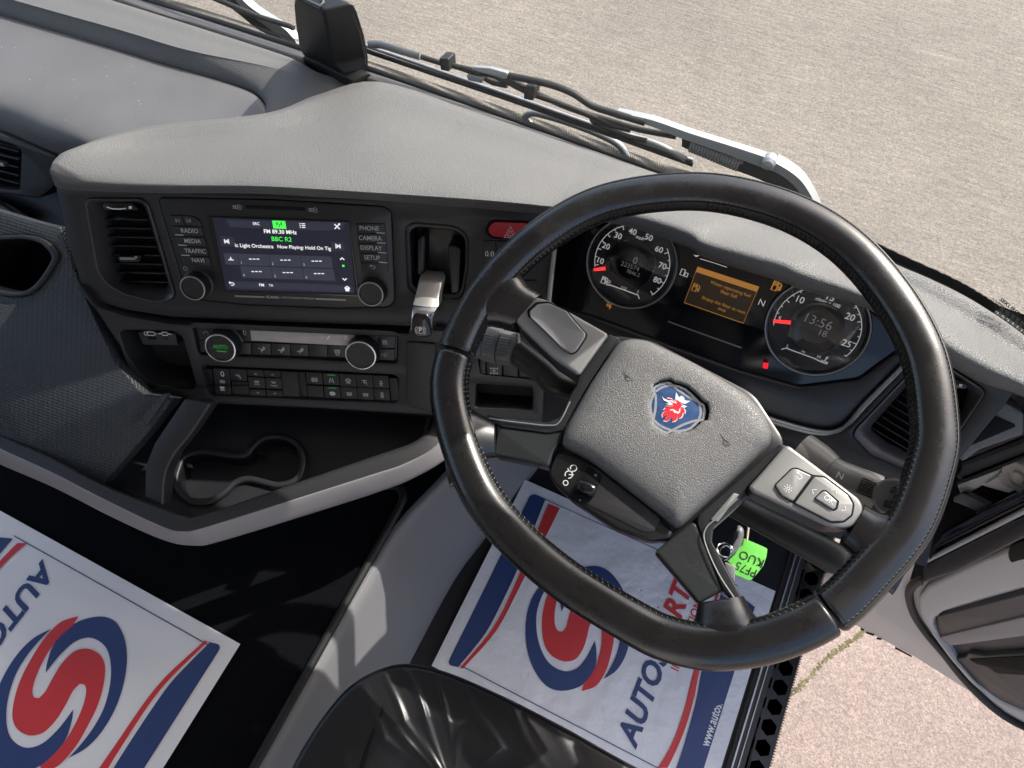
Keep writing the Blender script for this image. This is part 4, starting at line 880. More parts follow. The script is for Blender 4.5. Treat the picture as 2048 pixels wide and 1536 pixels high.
sym('coolant_icon', CLU, H7((1640, 878)), .0045, [[(0, -.2), (0, .9), (.5, .9)], [(0, .5), (.4, .5)], [(-.9, -.3), (-.4, -.5), (0, -.3), (.5, -.5), (.9, -.3)], [(-.9, -.8), (.9, -.8)]], .0011, .0017, 'gauge_white', g2)
# message display
dp = plate('message_display', CLU, Z7([(893, 333), (1252, 450), (1160, 662), (815, 542)]), .0012, .003, 'amber_bg', cl, 0, 0)
plate('display_header', CLU, Z7([(893, 333), (1252, 450), (1240, 480), (882, 362)]), .0016, .0003, 'amber', dp, 0, 0)
ribbon('display_border', CLU, [[CLU.uv(*q, .0016) for q in Z7([(893, 333), (1252, 450), (1160, 662), (815, 542), (893, 333)])]], .0009, .0017, 'amber', dp)
DW = {'Water separating fuel': 236, 'filter full': 96, 'Empty the filter at next': 258, 'stop': 44}
def dtext(s, p, sz=.0064): text(s, CLU, H7(p, .0016), sz, 'amber', dp, .0017, fit=DW[s] * .3418 * .86 / FOC)
dtext('Water separating fuel', (1085, 462)); dtext('filter full', (1075, 492)); dtext('Empty the filter at next', (1045, 556)); dtext('stop', (1035, 582))
sym('pump_icon', CLU, H7((882, 455)), .0050, pump, .0011, .0017, 'amber', dp)
sym('fuel_warning', CLU, H7((1354, 447)), .0058, pump, .0018, .0012, 'amber', cl)
text('N', CLU, H7((1268, 545)), .0105, 'gauge_white', cl, .0012)
sym('truck_icon', CLU, H7((815, 370)), .0055, [[(-.8, -.6), (-.8, .7), (0, .7), (0, -.6), (-.8, -.6)], [(.2, -.6), (.2, .2), (.8, .2), (.8, -.6), (.2, -.6)]], .0011, .0012, 'gauge_white', cl)
sym('hanger_icon', CLU, H7((375, 556), .0065), .0062, [[(-.9, .5), (.9, .5)], arc(-.2, -.1, .25, 0, 360, 8), [(.3, .4), (.3, -.8)], [(.1, -.2), (.6, -.2)]], .0012, .0065, 'amber_dim', cl)
flat('red_warning', CLU, CLU.L(Z7([(1278, 892), (1308, 896), (1302, 930), (1274, 924)]), .0065), .0066, 'warn_red', cl)
ribbon('top_line', CLU, [CLU.L(Z7([(907, 285), (985, 308), (1065, 335)]), .001)], .0008, .0012, 'gauge_white', cl)
flat('marker', CLU, CLU.L(Z7([(868, 262), (905, 266), (885, 276)]), .001), .0012, 'gauge_white', cl)

# ================================================================ RIGHT END OF THE FASCIA
rf = thing('end_fascia', 'dark end panel with slatted air vent between the wheel rim and the door', 'fascia', RFA.O)
RV = ZV([(770, 640), (790, 590), (1170, 190), (1500, 130), (1745, 290), (1755, 330), (1580, 590), (1300, 860), (1180, 900), (900, 780)])
RI = ZV([(890, 590), (1180, 260), (1500, 190), (1640, 300), (1590, 470), (1250, 760), (1195, 780), (1000, 690)])
rpan = ZV([(-120, 480), (110, 520), (380, 610), (560, 645), (680, 620), (780, 540), (1160, 140), (1480, 30), (1900, 250), (1990, 300), (1900, 420), (1560, 830), (1400, 1000), (1000, 960), (500, 820), (200, 650), (-120, 560)])
prism('panel', RFA, [fillet(RFA.L(rpan), .004), fillet(RFA.L(RV), .004)], -.03, 0, 'fascia_low', rf, .003)
fv2 = prism('air_vent', RFA, fillet(RFA.L(RI, -.04), .003), -.045, -.04, 'void', rf, .001)
funnel('vent_frame', RFA, fillet(RFA.L(RV), .004), fillet(RFA.L(RI, -.014), .003), 0.0, -.014, 'vent_frame', fv2)
for k in range(8):
    t = k / 7; a = (905 + (1170 - 905) * t, 575 - 290 * t); L_ = 330 + 60 * t
    q = ZV([a, (a[0] + L_ * .86, a[1] + L_ * .52), (a[0] + L_ * .86, a[1] + L_ * .52 + 9), (a[0], a[1] + 9)])
    plate('slat', RFA, q, -.016, .014, 'satin_black', fv2, 0, .0005)
twr = plate('thumb_wheel', RFA, ZV([(1480, 205), (1560, 225), (1625, 262), (1615, 292), (1540, 285), (1480, 262)]), -.002, .012, 'gloss_black', fv2, .003)
flat('wheel_mark', RFA, RFA.L(ZV([(1566, 255), (1590, 258), (1582, 275), (1560, 270)]), -.0018), -.0018, 'print_white', twr)
prism('end_cheek', RFA, fillet(RFA.L([(1950, 780), (1985, 790), (2048, 825), (2048, 870), (1960, 900), (1925, 925), (1905, 905), (1925, 860)], -.01), .004), -.06, -.01, 'dash_grain', rf, .004)
prism('end_grille', RFA, fillet(RFA.L(ZV([(1830, 490), (1980, 560), (1985, 575), (1680, 705), (1640, 720), (1780, 560)]), -.008), .003), -.03, -.008, 'void', rf, .001)

# ================================================================ STEERING WHEEL
W = WHL
wheel = thing('steering_wheel', 'black leather steering wheel with four spokes and blue and red griffin emblem', 'steering wheel', WHO)
OUT = [(862, 800), (880, 690), (950, 560), (1060, 450), (1200, 375), (1390, 350), (1560, 380), (1700, 450), (1810, 560), (1890, 700), (1918, 860), (1905, 960), (1860, 1080), (1780, 1180), (1690, 1265), (1570, 1322), (1440, 1343), (1330, 1325), (1240, 1282), (1090, 1185), (965, 1065), (900, 950)]
ol = sm(W.L(OUT), 26)
if area(ol) < 0: ol = ol[::-1]
cenl = inset(ol, .0185)
ang = lambda p: math.degrees(math.atan2(p[1], p[0])) % 360
def rim_path(a0, a1):                                            # counter-clockwise from a0 to a1 (wheel angles)
    pts = sorted([((ang(p) - a0) % 360, p) for p in cenl]); span = (a1 - a0) % 360
    return [p for a, p in pts if a <= span]
aL = ang(W.uv(912, 708)); aR = ang(W.uv(1662, 1236))
def rim(name, path, m, dip=True):
    n = len(path); V, F = [], []; seg = 24
    P = [W.w(x, y, 0) for x, y in path]
    for i in range(n):
        t = (P[min(i + 1, n - 1)] - P[max(i - 1, 0)]).normalized(); inn = W.n.cross(t).normalized()   # inward
        k = 1.0
        if dip and (i == 0 or i == n - 1): k = 0.93
        for s in range(seg):
            q = 2 * math.pi * s / seg; cx, sx = math.cos(q), math.sin(q)
            ex = math.copysign(abs(cx) ** .9, cx); ey = math.copysign(abs(sx) ** .9, sx)
            V.append(P[i] + inn * (.0185 * k * ex) + W.n * (.0165 * k * ey))
    for i in range(n - 1):
        for s in range(seg): s2 = (s + 1) % seg; F.append((i * seg + s, i * seg + s2, (i + 1) * seg + s2, (i + 1) * seg + s))
    F.append(tuple(range(seg))[::-1]); F.append(tuple(range((n - 1) * seg, n * seg)))
    return link(name, V, F, m, wheel, 60)
upper = rim_path((aR + .35) % 360, (aL - .35) % 360); lower = rim_path(aL, aR)
r_up = rim('rim', upper, 'wheel_leather'); r_lo = rim('rim', lower, 'wheel_leather_low')
def rim_point(path, i, q, k=1.0):
    n = len(path); P0 = W.w(*path[i], 0); t = (W.w(*path[min(i + 1, n - 1)], 0) - W.w(*path[max(i - 1, 0)], 0)).normalized(); inn = W.n.cross(t).normalized()
    cx, sx = math.cos(q), math.sin(q)
    return P0 + inn * (.0185 * k * math.copysign(abs(cx) ** .9, cx)) + W.n * (.0165 * k * math.copysign(abs(sx) ** .9, sx)), t, inn
def dense(path, step):
    out = [path[0]]; 
    for p in path[1:]:
        d = math.dist(out[-1], p); k = int(d / step)
        o = out[-1]
        for j in range(1, k + 1): out.append((o[0] + (p[0] - o[0]) * j * step / d, o[1] + (p[1] - o[1]) * j * step / d))
    return out
def stitches(path, m, parent, q0, dq, step, r):
    V, F = [], []; D = dense(path, step)
    for i in range(1, len(D) - 2):
        a, t, _ = rim_point(D, i, q0 - dq, 1.01); b, _, _ = rim_point(D, i, q0 + dq, 1.01)
        v, f = tube_data([a, (a + b) / 2 + t * step * .25, b + t * step * .5], r, 5); o = len(V); V += v; F += [tuple(x + o for x in g) for g in f]
    s = link('stitching', V, F, m, parent, 60); s['kind'] = 'stuff'; return s
stitches(upper, 'thread_dark', r_up, R_(22), R_(16), .0052, .0006); stitches(lower, 'thread', r_lo, R_(22), R_(14), .0056, .00042)
for q in (2.28,):
    tube('outer_seam', [rim_point(upper, i, q, 1.004)[0] for i in range(len(upper))], .0009, 'thread_dark', r_up, seg=6)
stitches(upper, 'thread', r_up, R_(125), R_(2.2), .0040, .00018)
tube('inner_seam', [rim_point(upper, i, R_(30), 1.0)[0] for i in range(len(upper))], .0009, 'void', r_up, seg=6)
tube('inner_seam', [rim_point(lower, i, R_(24), 1.0)[0] for i in range(len(lower))], .0008, 'void', r_lo, seg=6)
def flare(name, secs, m):
    S = []
    for a, b, h, th in secs:
        A, B = W.p(*a, h), W.p(*b, h); c = (A + B) / 2; e = (B - A) / 2
        S.append([c + e * math.copysign(abs(math.cos(q)) ** .85, math.cos(q)) + W.n * th * math.sin(q) for q in [2 * math.pi * k / 20 for k in range(20)]])
    return tubeloft(name, S, m, wheel, 6, 60)
flare('spoke_grip', [((905, 705), (985, 520), 0, .008), ((925, 675), (1018, 530), -.001, .0145), ((958, 655), (1042, 552), -.002, .0155), ((990, 652), (1058, 575), -.004, .015), ((1026, 660), (1086, 592), -.008, .014)], 'wheel_leather')
flare('spoke_grip', [((900, 975), (872, 760), 0, .008), ((922, 965), (900, 775), -.001, .0145), ((945, 938), (928, 800), -.003, .0155), ((965, 920), (950, 822), -.007, .0145), ((994, 915), (992, 845), -.012, .012)], 'wheel_leather_low')
flare('spoke_grip', [((1350, 1312), (1585, 1295), 0, .008), ((1362, 1285), (1560, 1272), -.001, .0145), ((1378, 1258), (1532, 1250), -.003, .0155), ((1390, 1235), (1505, 1225), -.007, .0145), ((1396, 1205), (1487, 1192), -.012, .012)], 'wheel_leather_low')
flare('spoke_grip', [((1785, 1190), (1870, 1010), 0, .008), ((1755, 1165), (1838, 1005), -.001, .0145), ((1728, 1135), (1800, 1015), -.003, .0155), ((1705, 1112), (1762, 1026), -.005, .015), ((1680, 1090), (1728, 1010), -.009, .014)], 'wheel_leather')
# hub carrier beneath
prism('hub_body', W, fillet(W.L(ZH([(1045, 345), (1290, 372), (1900, 690), (2090, 980), (1990, 1130), (1600, 1500), (1380, 1560), (780, 1180), (690, 1000), (760, 800), (880, 580)]), -.02), .01), -.07, -.02, 'satin_black', wheel, .004)
# airbag pad with an opening for the emblem
PAD_ = ZH([(1075, 425), (1110, 388), (1170, 372), (1265, 382), (1550, 520), (1850, 700), (1960, 810), (2005, 925), (1995, 990), (1760, 1210), (1460, 1478), (1435, 1480), (1395, 1440), (1100, 1210), (905, 1060), (800, 1012), (765, 985), (790, 890), (930, 640)])
pl_ = fillet(W.L(PAD_, -.004), .006, 4)
EMB = ZE([(290, 380), (330, 345), (450, 285), (620, 255), (680, 275), (725, 318), (850, 340), (1010, 410), (1140, 520), (1260, 640), (1315, 705), (1410, 755), (1440, 870), (1440, 960), (1410, 1115), (1300, 1135), (1240, 1200), (1130, 1300), (1000, 1350), (850, 1370), (720, 1355), (610, 1410), (500, 1370), (400, 1310), (290, 1220), (250, 1150), (270, 1060), (215, 940), (195, 800), (210, 680), (280, 500)])
eh = .0052
el = W.L(EMB, eh); ec = (sum(p[0] for p in el) / len(el), sum(p[1] for p in el) / len(el))
def polar(loop, c, th):
    best = None; dx, dy = math.cos(th), math.sin(th)
    for i in range(len(loop)):
        a, b = loop[i], loop[(i + 1) % len(loop)]; ex, ey = b[0] - a[0], b[1] - a[1]; den = dx * ey - dy * ex
        if abs(den) < 1e-12: continue
        t = ((a[0] - c[0]) * ey - (a[1] - c[1]) * ex) / den; s = ((a[0] - c[0]) * dy - (a[1] - c[1]) * dx) / den
        if t > 0 and -1e-6 <= s <= 1 + 1e-6 and (best is None or t < best): best = t
    return best or .02
NN = 160; V, F = [], []
hole = [(ec[0] + (x - ec[0]) * 1.06 + .0008, ec[1] + (y - ec[1]) * 1.06 + .0012) for x, y in el]
prof = [(1, -.03), (1, -.010), (.988, -.005), (.965, -.0005), (.92, .003), (.82, .0062), (.65, .0085), (.45, .0096), (.25, .0100), (.08, .0100), (.02, .0098), (0, .0092), (0, .0030)]
for t, h in prof:
    for k in range(NN):
        th = 2 * math.pi * k / NN; ro, ri = polar(pl_, ec, th), polar(hole, ec, th); r = ri + (ro - ri) * t; V.append(W.w(ec[0] + r * math.cos(th), ec[1] + r * math.sin(th), h))
for j in range(len(prof) - 1):
    for k in range(NN): k2 = (k + 1) % NN; F.append((j * NN + k, j * NN + k2, (j + 1) * NN + k2, (j + 1) * NN + k))
pad = link('airbag_pad', V, F, 'hub_leather', wheel, 60)
flat('recess_floor', W, hole, .0036, 'void', pad)
for p in ((1150, 598), (1722, 972)):
    a = W.uv(*ZH([p])[0], .0095); T = lambda x, y: (a[0] + x * .001, a[1] + y * .001)
    ribbon('horn_mark', W, [[T(-6, 3), T(-2, 1.2), (T(4, 1))], [T(-1, 1), T(0, -2), T(3, -2.6), T(6, 1)]], .0007, .0098, 'print_black', pad)
em = thing('emblem', 'round blue and silver emblem with red crowned griffin head', 'emblem', W.w(*ec, eh)); 
bpy.data.objects.remove(em)
em = prism('emblem', W, el, .003, eh, 'emblem_blue', wheel, .0006); em['label'] = 'blue and silver emblem with red crowned griffin head'
def eline(pts, w=.0021, h=eh + .0002): return ribbon('emblem_line', W, [W.L(ZE(pts), eh)], w, h, 'emblem_silver', em)
ribbon('emblem_line', W, [inset(el if area(el) > 0 else el[::-1], .0011) + [inset(el if area(el) > 0 else el[::-1], .0011)[0]]], .0022, eh + .0003, 'emblem_silver', em)
for l in ([(720, 330), (780, 395), (900, 490), (1080, 600), (1200, 660), (1290, 700)], [(1290, 715), (1325, 840), (1330, 960), (1285, 1110)], [(1390, 1095), (1200, 1115), (950, 1200), (700, 1325)], [(290, 1080), (400, 1190), (560, 1280), (700, 1325)], [(305, 480), (345, 600), (340, 830), (300, 1060)], [(345, 475), (480, 385), (600, 350), (720, 345)]): eline([tuple(p) for p in catmull(l, 4)])
red = [(590, 632), (650, 625), (705, 645), (730, 695), (775, 660), (860, 705), (935, 770), (905, 800), (885, 830), (960, 848), (985, 900), (975, 965), (940, 920), (932, 1000), (897, 1050), (845, 1062), (822, 1000), (812, 1080), (770, 1122), (700, 1132), (722, 1080), (692, 1020), (650, 1090), (590, 1125), (520, 1105), (570, 1060), (612, 980), (540, 1005), (502, 1045), (492, 980), (530, 918), (600, 890), (518, 880), (560, 832), (640, 840), (560, 795), (640, 795), (715, 790), (735, 760), (700, 720), (670, 665)]
rc_ = (740, 890)
flat('griffin_outline', W, W.L(ZE([(rc_[0] + (x - rc_[0]) * 1.085, rc_[1] + (y - rc_[1]) * 1.075) for x, y in red]), eh), eh + .0003, 'white_paint', em)
flat('griffin', W, W.L(ZE(red), eh), eh + .0006, 'emblem_red', em)
flat('tongue', W, W.L(ZE([(480, 578), (520, 625), (620, 670), (700, 725), (722, 765), (650, 775), (560, 742), (640, 738), (600, 705), (520, 670)]), eh), eh + .0007, 'white_paint', em)
flat('crown', W, W.L(ZE([(772, 640), (790, 490), (835, 570), (860, 605), (905, 568), (965, 605), (975, 655), (1020, 678), (1105, 682), (985, 755), (880, 705)]), eh), eh + .0007, 'white_paint', em)
flat('ear', W, W.L(ZE([(890, 810), (960, 775), (1035, 800), (970, 835)]), eh), eh + .0007, 'white_paint', em)
ribbon('mane_lines', W, [W.L(ZE(l), eh) for l in ([(660, 885), (720, 875), (760, 935), (820, 940)], [(720, 870), (790, 920), (850, 940)], [(880, 850), (860, 930), (820, 960)], [(600, 690), (690, 680), (740, 720)], [(790, 690), (760, 720), (800, 730)])], .0011, eh + .0008, 'white_paint', em)
# glossy trim from the pods along the pad to the lower spokes
TL = ZH([(1045, 342), (1112, 366), (1050, 455), (930, 640), (830, 830), (800, 905), (690, 925), (420, 888), (345, 850), (330, 812), (420, 832), (690, 862), (750, 835), (835, 680), (862, 640), (868, 590)])
prism('gloss_trim', W, fillet(W.L(TL, -.006), .002), -.04, -.006, 'trim_gloss', wheel, .002, 2)
tube('trim_edge', catmull([W.p(x, y, -.004) for x, y in ZH([(345, 838), (420, 850), (560, 868), (690, 880), (755, 862), (820, 740)])], 5), .0007, 'silver_trim', wheel, 6)
TRr = ZH([(2050, 985), (2095, 1000), (1985, 1130)]) + ZR([(1640, 78), (1660, 112), (1560, 200), (1478, 272), (1470, 340), (1540, 470), (1632, 640), (1605, 655), (1530, 600), (1395, 250), (1400, 205)])
prism('gloss_trim', W, fillet(W.L(TRr, -.006), .002), -.04, -.006, 'trim_gloss', wheel, .002, 2)
tube('trim_edge', catmull([W.p(x, y, -.0045) for x, y in ZR([(1600, 120), (1500, 215), (1440, 270), (1432, 340), (1500, 500), (1590, 640)])], 5), .0007, 'silver_trim', wheel, 6)
plate('trim_inlay', W, ZR([(1580, 90), (1608, 100), (1500, 240), (1462, 228)]), -.0045, .004, 'silver_trim', wheel, .001, .0006)
# lower spokes
plate('lower_spoke', W, ZH([(398, 886), (690, 922), (800, 900), (722, 1040), (695, 1125), (600, 1100), (372, 1055)]), -.008, .022, 'spoke_satin', wheel, .003, .003, seg=3)
plate('lower_spoke', W, ZR([(1365, 238), (1398, 250), (1532, 592), (1400, 662), (1368, 622), (1178, 400), (1190, 380)]), -.008, .022, 'spoke_satin', wheel, .003, .003, seg=3)
# button pods
PL_ = ZH([(497, 235), (545, 160), (620, 124), (700, 148), (1045, 342), (870, 588), (720, 485), (540, 315), (500, 270)])
pod1 = prism('button_pod', W, fillet(W.L(PL_, .002), .004), -.034, .002, 'pod_silver', wheel, .003, 3, side='pod_side')
BL = ZH([(568, 205), (620, 158), (692, 153), (805, 205), (838, 250), (922, 345), (917, 368), (862, 452), (830, 468), (778, 442), (640, 305), (572, 242)])
plate('button_gap', W, BL, .0024, .003, 'void', pod1, .002, .0003)
def scaled(px, s):
    cx = sum(p[0] for p in px) / len(px); cy = sum(p[1] for p in px) / len(px); return [(cx + (x - cx) * s, cy + (y - cy) * s) for x, y in px]
bl_ = fillet(W.L(scaled(BL, .93), .005), .002)
k0 = W.uv(*ZH([(690, 270)])[0], .004)
pillow('rocker_button', W, bl_, .001, [(1, .0040), (.97, .0052), (.93, .0055), (.55, .0036), (.25, .0030)], 'button_silver', pod1, 25, center=k0)
PR_ = ZV([(-10, 1025), (265, 712), (300, 715), (480, 850), (820, 1110), (850, 1170), (840, 1250), (800, 1310), (720, 1335), (600, 1325), (300, 1190), (20, 1060)])
pod2 = prism('button_pod', W, fillet(W.L(PR_, .002), .004), -.034, .002, 'pod_silver', wheel, .003, 3, side='pod_side')
BR = ZV([(178, 1010), (310, 880), (352, 876), (470, 932), (560, 940), (740, 1075), (785, 1150), (770, 1240), (705, 1290), (600, 1292), (330, 1152), (230, 1092)])
plate('button_gap', W, BR, .0024, .003, 'void', pod2, .002, .0003)
b1 = plate('button', W, ZV([(190, 1010), (315, 888), (350, 886), (462, 940), (322, 1130), (240, 1085)]), .0048, .005, 'button_silver', pod2, .0015, .0012)
b2 = plate('button', W, ZV([(335, 1142), (482, 946), (556, 950), (732, 1083), (772, 1152), (758, 1232), (700, 1278), (604, 1280)]), .0048, .005, 'button_silver', pod2, .0015, .0012)
plate('ok_gap', W, ZV([(476, 1110), (540, 1045), (570, 1045), (668, 1130), (655, 1190), (625, 1205)]), .0051, .001, 'void', b2, .001, .0002)
ok = plate('ok_button', W, ZV([(488, 1108), (545, 1054), (568, 1056), (652, 1132), (640, 1180), (622, 1192)]), .0072, .005, 'button_silver', pod2, .001, .001)
ra = math.degrees(math.atan2(*(lambda a, b: (b[1] - a[1], b[0] - a[0]))(W.uv(*ZV([(560, 1105)])[0]), W.uv(*ZV([(620, 1145)])[0]))))
text('OK', W, W.uv(*ZV([(590, 1120)])[0], .0072), .0062, 'print_white', ok, .0075, rot=ra)
for p, st in (((474, 1052), [[(.5, -.8), (-.4, 0), (.5, .8)]]), ((632, 1052), [[(-.8, -.4), (0, .5), (.8, -.4)]]), ((708, 1190), [[(-.5, -.8), (.4, 0), (-.5, .8)]])): sym('arrow_mark', W, W.uv(*ZV([p])[0], .005), .0030, st, .0006, .0051, 'print_white', b2, ra)
sym('return_mark', W, W.uv(*ZV([(362, 945)])[0], .005), .0034, [[(-.4, 1), (-.9, .6), (-.4, .2)], [(-.9, .6), (.5, .6), (.9, .1), (.5, -.5), (-.1, -.5)]], .0007, .0051, 'print_white', b1, ra)
sym('light_mark', W, W.uv(*ZV([(285, 1035)])[0], .005), .0036, [[(math.cos(R_(k * 45)) * .6, math.sin(R_(k * 45)) * .6), (math.cos(R_(k * 45)), math.sin(R_(k * 45)))] for k in range(8)] + [arc(0, 0, .35, 0, 360, 8)], .0006, .0051, 'print_white', b1)
# cruise control paddle under the pad
CR = ZH([(738, 1040), (830, 1042), (915, 1085), (1100, 1225), (1350, 1425), (1425, 1500), (1410, 1545), (1290, 1560), (1090, 1490), (830, 1320), (720, 1215), (692, 1150)])
cr = prism('cruise_paddle', W, fillet(W.L(CR, -.008), .004), -.035, -.008, 'satin_black', wheel, .004, 3)
plate('paddle_recess', W, ZH([(925, 1105), (1000, 1150), (1350, 1425), (1310, 1500), (1250, 1505), (1000, 1380), (845, 1310), (815, 1290)]), -.0072, .002, 'fascia_low', cr, .002, .0006)
plate('roller_slot', W, ZH([(925, 1110), (1010, 1180), (925, 1350), (890, 1345), (815, 1300)]), -.0068, .002, 'void', cr, .002, .0004)
rol = [W.p(*ZH([(868, 1228)])[0], -.004), W.p(*ZH([(970, 1268)])[0], -.004)]
tube('thumb_roller', [rol[0], rol[0].lerp(rol[1], .1), rol[0].lerp(rol[1], .9), rol[1]], [.005, .0066, .0066, .005], 'gloss_black', cr, 16)
text('+', W, W.uv(*ZH([(968, 1173)])[0], -.0066), .006, 'print_grey', cr, -.0066); text('-', W, W.uv(*ZH([(880, 1315)])[0], -.0066), .006, 'print_grey', cr, -.0064)
text('O', W, W.uv(*ZH([(792, 1217)])[0], -.0078), .0072, 'print_white', cr, -.0077, rot=-30)
sym('cruise_mark', W, W.uv(*ZH([(812, 1168)])[0], -.0078), .0042, [arc(0, 0, .8, -60, 240, 14), [(0, 0), (.9, .6)], [(-1, 1), (-.6, .7)]], .0008, -.0077, 'print_white', cr)
sym('resume_mark', W, W.uv(*ZH([(840, 1130)])[0], -.0078), .0036, [arc(0, 0, .8, -60, 240, 14), [(.1, -.9), (.5, -.6), (.4, -1.1)]], .0008, -.0077, 'print_white', cr)
ribbon('paddle_seam', W, [W.L(ZH([(918, 1088), (860, 1200), (808, 1305)]), -.0078)], .0008, -.0077, 'void', cr)
# column shroud behind the wheel
col_ = thing('steering_column', 'dark plastic steering column shroud beneath the wheel hub', 'steering column', (0, .45, .5))
S = []
for t in range(5):
    c = WHO + Vector((0, .0 + .055 * t, -.065 - .085 * t)); r = (.055, .075, .08, .08, .08)[t]
    S.append([c + Vector((1, 0, 0)) * r * math.cos(q) + Vector((0, .84, .54)) * r * .8 * math.sin(q) for q in [2 * math.pi * k / 16 for k in range(16)]])
tubeloft('shroud', S, 'fascia', col_, 5)

# ================================================================ STALKS
SH = -.055
st = thing('indicator_stalk', 'black ribbed light switch stalk on the radio side of the column', 'stalk', W.p(1060, 760, SH))
a, b, c_ = W.p(*ZH([(255, 385)])[0], SH), W.p(*ZH([(500, 440)])[0], SH), W.p(*ZH([(760, 640)])[0], SH - .012)
d = (b - a)
tube('tip', [a - d * .05, a, a + d * .28, a + d * .30], [.012, .0165, .0175, .0168], 'stalk_grey', st, 20)
kn = tube('twist_ring', [a + d * .31, a + d * .33, a + d * .62, a + d * .64], [.0172, .0185, .0188, .0172], 'stalk_grey', st, 20)
k2 = tube('twist_ring', [a + d * .65, a + d * .67, a + d * .98, a + d], [.0168, .0182, .0178, .0160], 'stalk_grey', st, 20)
for ring, t0 in ((kn, .36), (k2, .70)):
    V, F = [], []
    for i in range(8):
        for j in range(7):
            p = a + d * (t0 + .03 * j); q = R_(20 + i * 9); nr = (CAM_P - p).normalized(); nr = (nr - d.normalized() * nr.dot(d.normalized())).normalized(); bi = d.normalized().cross(nr)
            ctr = p + (nr * math.cos(q - R_(50)) + bi * math.sin(q - R_(50))) * .0186; o = len(V)
            for s1, s2 in ((-1, -1), (1, -1), (1, 1), (-1, 1)): V.append(ctr + d.normalized() * s1 * .0006 + (bi * math.cos(q - R_(50)) - nr * math.sin(q - R_(50))) * s2 * .0008)
            V.append(ctr + nr * .0009); F += [(o, o + 1, o + 4), (o + 1, o + 2, o + 4), (o + 2, o + 3, o + 4), (o + 3, o, o + 4)]
    g_ = link('grip_dots', V, F, 'silver_trim', ring, None); g_['kind'] = 'stuff'
tube('arm', catmull([a + d, b.lerp(c_, .3), b.lerp(c_, .7), c_, c_ + Vector((.06, .03, -.03))], 4), .0135, 'pod_side', st, 16)
SF = Fr(a + (CAM_P - a).normalized() * .0192, (CAM_P - a), d)
sym('arrow_mark', SF, (-.001, -.002), .005, [[(-.9, .3), (0, .3), (0, .8), (.9, 0), (0, -.8), (0, -.3), (-.9, -.3), (-.9, .3)]], .0007, .0004, 'print_white', st)
ribbon('index_mark', SF, [[(.021, .005), (.030, .005)], [(.045, .002), (.052, .002)]], .0012, .0006, 'print_white', st); text('0', SF, (.0405, -.004), .008, 'print_white', st, .0005)
gs = thing('gear_stalk', 'black gear selector stalk with round end beside the door', 'stalk', W.p(1780, 1000, -.06))
GH = -.062
a, b, e = W.p(1600, 905, GH - .01), W.p(1670, 950, GH), W.p(1752, 985, GH)
tube('collar', [a, a.lerp(b, .5), a.lerp(b, .85)], [.020, .019, .016], 'stalk_grey', gs, 20)
tube('barrel', [a.lerp(b, .85), b, b.lerp(e, .1), b.lerp(e, .95), e], [.015, .0155, .0150, 0.0165, .0165], 'stalk_grey', gs, 20)
dd = (e - b).normalized()
GF = Fr(b + (CAM_P - b).normalized() * .0158, CAM_P - b, dd)
text('N', GF, (.004, .001), .0085, 'print_white', gs, .0006, rot=0)
V, F = [], []
for i in range(7):
    for j in range(9):
        cx, cy = .022 + j * .0017, -.006 + i * .0022; o = len(V)
        for s1, s2 in ((-1, -1), (1, -1), (1, 1), (-1, 1)): V.append(GF.w(cx + s1 * .0008, cy + s2 * .0008, -.001))
        V.append(GF.w(cx, cy, .0008)); F += [(o, o + 1, o + 4), (o + 1, o + 2, o + 4), (o + 2, o + 3, o + 4), (o + 3, o, o + 4)]
link('grip_dots', V, F, 'fascia', gs, None)['kind'] = 'stuff'
KF = Fr(W.p(1782, 992, GH + .032), CAM_P - W.p(1790, 993, GH), dd)
kl = KF.L(ZV([(905, 1100), (925, 1020), (1000, 965), (1100, 960), (1190, 1000), (1250, 1080), (1240, 1160), (1200, 1230), (1050, 1235), (960, 1205)]))
eb = pillow('end_knob', KF, sm(kl, 4), -.034, [(1.0, -.026), (1.0, -.012), (.96, -.004), (.88, 0), (.5, .001)], 'stalk_grey', gs, 40)
for q in ([(1040, 1060), (1070, 1020), (1240, 1062), (1215, 1105)], [(990, 1170), (1010, 1120), (1180, 1160), (1150, 1210)]): plate('switch_key', KF, ZV(q), .003, .006, 'gloss_black', eb, .001, .0008)
for p in ((1150, 1078), (1090, 1180)): sym('wiper_mark', KF, KF.uv(*ZV([p])[0], .003), .0036, [arc(0, -.5, .6, 20, 160), arc(0, -.5, 1.1, 20, 160), [(0, -.5), (.3, .5)]], .0006, .0033, 'print_white', eb)
ls = thing('retarder_stalk', 'long plain black lever under the button pod near the green tag', 'stalk', W.p(1690, 1130, -.10))
a, b = W.p(1420, 985, -.12), W.p(1690, 1128, -.095)
tube('lever', [a, a.lerp(b, .5), a.lerp(b, .93), a.lerp(b, .99), b], [.012, .013, .015, .013, .006], 'fascia_low', ls, 14, flat=.8, up=W.n)

